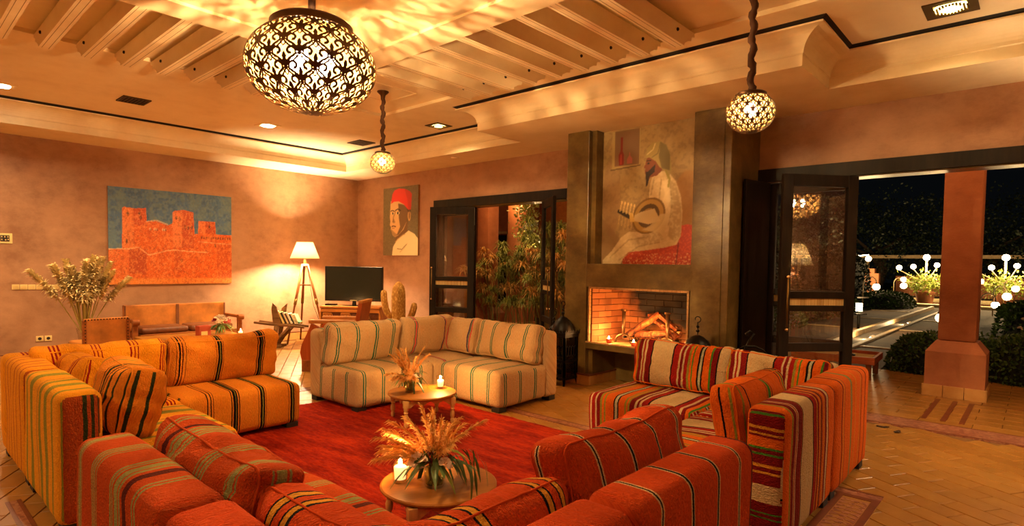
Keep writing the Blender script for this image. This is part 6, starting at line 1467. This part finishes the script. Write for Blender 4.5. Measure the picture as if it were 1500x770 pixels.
# ---- low tray table on the terrace, seen through the door leaf
tb = thing('display_tray', 'low wooden tray table with papers outside, seen behind the door leaf', 'table', (-1.93, 8.75, 0), .05)
m = MB(); m.box(-.55, .42, -.35, .40, .20, .25, .006)
for (a, b, c_, d) in ((-.55, .42, -.35, -.32), (-.55, .42, .37, .40), (.39, .42, -.32, .37), (-.55, -.52, -.32, .37)): m.box(a, b, c_, d, .25, .29)
m.build('tray', mat('orange_tray_wood', 'A85020', .5), tb); m = MB(); m.box(-.45, -.05, -.2, .25, .25, .262); m.box(.02, .35, -.15, .28, .25, .258); m.build('papers', M_plate, tb)
for sx in (-.48, .35):
    for sy in (-.28, .33): m = MB(); m.box(sx-.03, sx+.03, sy-.03, sy+.03, 0, .20); m.build('leg', M_bw, tb)
m = MB(); m.tube([(.1+.05*math.cos(q), -.02+.05*math.sin(q), .268) for q in [k*PI/6 for k in range(12)]], .012, 6, closed=True); o = m.build('ring', M_lan, tb)
# ================================================================ patio court seen through the left doorway
cw = thing('court_wall', 'terracotta courtyard walls with a doorway seen through the left doors', 'wall', (0, 0, 0))
m = MB(); m.box(-15.5, -10.52, 10.6, 10.9, -.05, 3.6); m.box(-9.75, -9.3, 10.6, 10.9, -.05, 3.6); m.box(-10.52, -9.75, 10.6, 10.9, 2.15, 3.6); m.build('court_wall_face', M_ext, cw)
m = MB(); m.box(-12.0, -5.0, 12.2, 12.5, -.05, 3.6); m.box(-5.3, -5.0, 8.6, 12.5, -.05, 3.6); m.build('court_wall_face', plaster('ochre_court_render', 'A85A24', 'C8742E', 'D8883A', .75, .3), cw)
m = MB(); m.box(-9.76, -9.69, 10.56, 10.6, 0, 2.2); m.box(-10.6, -9.69, 10.56, 10.6, 2.14, 2.2); m.build('door_surround', M_kerb, cw)
m = MB(); m.box(-10.5, -9.76, 10.75, 10.8, 0, 2.12); m.build('inner_door', M_frame, cw)
column(-7.98, -7.50, 7.60, 8.10, 'terracotta column just outside the left doorway', 3.2, .5)
column(-8.86, -8.32, 9.4, 9.94, 'darker column deeper in the courtyard behind the reeds', 3.2, .5)
M_vine = mat('vine_leaf', '8A8A30', .5, var=.3, bmp=0); vn = thing('hanging_vine', 'leafy vine hanging from the beam in the courtyard', 'vine', (-7.95, 9.2, 0)); rnd_ = random.Random(6)
pts = [(Vector((rnd_.gauss(0, .13)+(.25 if z < 1.9 else 0)*rnd_.random(), rnd_.gauss(0, .1), z)), (0, 0, -.5)) for z in [rnd_.uniform(1.62, 2.75) for _ in range(900)]]; leafcloud(pts, .075, 5).build('leaves', M_vine, vn, fix=False); m = MB(); m.tube([(0, 0, 3.2), (.05, 0, 2.4), (-.04, 0, 1.7)], .012, 5); m.build('vine_stem', M_trunk, vn)
# papyrus clumps
M_pap = mat('papyrus_umbel', 'E0AC58', .6, var=.35, bmp=0); M_pap2 = mat('green_papyrus_umbel', '8A9440', .6, var=.3, bmp=0); M_pst = mat('papyrus_stem', '6A6428', .6, bmp=0)
def papyrus(x, y, n, hmin, hmax, lab, seed, mt):
    rnd_ = random.Random(seed); o = thing('papyrus_clump', lab, 'papyrus', (x, y, -.02), 0, 'papyrus clumps in the courtyard'); n = int(n*1.6); st = MB()
    for k in range(n):
        a = rnd_.uniform(0, 6.28); r_ = rnd_.uniform(0, .28); h = rnd_.uniform(hmin, hmax+.3); ln = rnd_.uniform(.02, .35); P = [Vector((r_*math.cos(a)+ln*f*f*math.cos(a), r_*math.sin(a)+ln*f*f*math.sin(a), h*f)) for f in (0, .35, .7, 1)]; st.tube(P, .006, 4)
        m = MB()
        for i in range(90):
            q = rnd_.uniform(0, 6.28); el = rnd_.uniform(-.2, 1.2); d = Vector((math.cos(q)*math.cos(el), math.sin(q)*math.cos(el), math.sin(el))); L_ = rnd_.uniform(.14, .24); p = P[-1]; e = p+d*L_*.6; e2 = p+d*L_+Vector((0, 0, -L_*.45)); s_ = d.cross(Vector((0, 0, 1))).normalized()*.006
            m.add([p-s_, p+s_, e+s_, e-s_, e2], [(0, 1, 2, 3), (3, 2, 4)])
        m.build('umbel', mt if rnd_.random() < .6 else M_pap2, o, fix=False)
    st.build('stems', M_pst, o)
papyrus(-7.25, 7.55, 15, .7, 1.35, 'ochre papyrus clump nearest the left door leaf', 1, M_pap); papyrus(-6.65, 7.75, 20, .7, 1.55, 'papyrus clump in the middle of the left doorway', 2, M_pap2); papyrus(-6.05, 7.7, 20, .8, 1.6, 'tall papyrus clump by the right leaf of the left doorway', 3, M_pap); papyrus(-7.0, 8.6, 16, 1.2, 1.9, 'dark papyrus clump deeper in the courtyard', 4, M_pap2); papyrus(-6.3, 8.7, 16, 1.2, 1.9, 'tall papyrus clump below the hanging lantern', 5, M_pap2)
hl = thing('hanging_lantern', 'small bright lantern hanging in the courtyard among the vines', 'lantern', (-7.72, 9.3, 1.83)); m = MB(); m.lathe([(.0001, -.09), (.05, -.08), (.055, .07), (.02, .11), (.0001, .12)], 10); hb_ = MB(); m.build('metal_cage', M_lan, hl) if False else None
m = MB(); m.lathe([(.045, -.06), (.045, .06)], 12); m.build('glowing_glass', M_globe, hl); m = MB(); m.lathe([(.0001, -.09), (.055, -.08), (.055, -.06)], 12); m.lathe([(.055, .06), (.06, .07), (.02, .12), (.005, .16), (.005, 1.4)], 12); m.build('metal_cap', M_lan, hl); l = point('light', (0, -.12, 0), 4, .04, (1, .62, .28)); l.parent = hl
point('court_fill_light', (-6.6, 7.0, 3.0), 16, .1, (1, .6, .25)); point('court_fill_light', (-8.3, 9.2, 2.9), 12, .1, (1, .55, .2)); point('court_fill_light', (-7.0, 11.0, 2.6), 8, .1, (1, .55, .2)); point('terrace_lamp', (-1.9, 7.3, 3.1), 12, .1, (1, .55, .22)); point('terrace_lamp', (1.2, 7.3, 3.1), 16, .1, (1, .55, .22))  # court lights are unseen fill, added to brighten the papyrus and courtyard
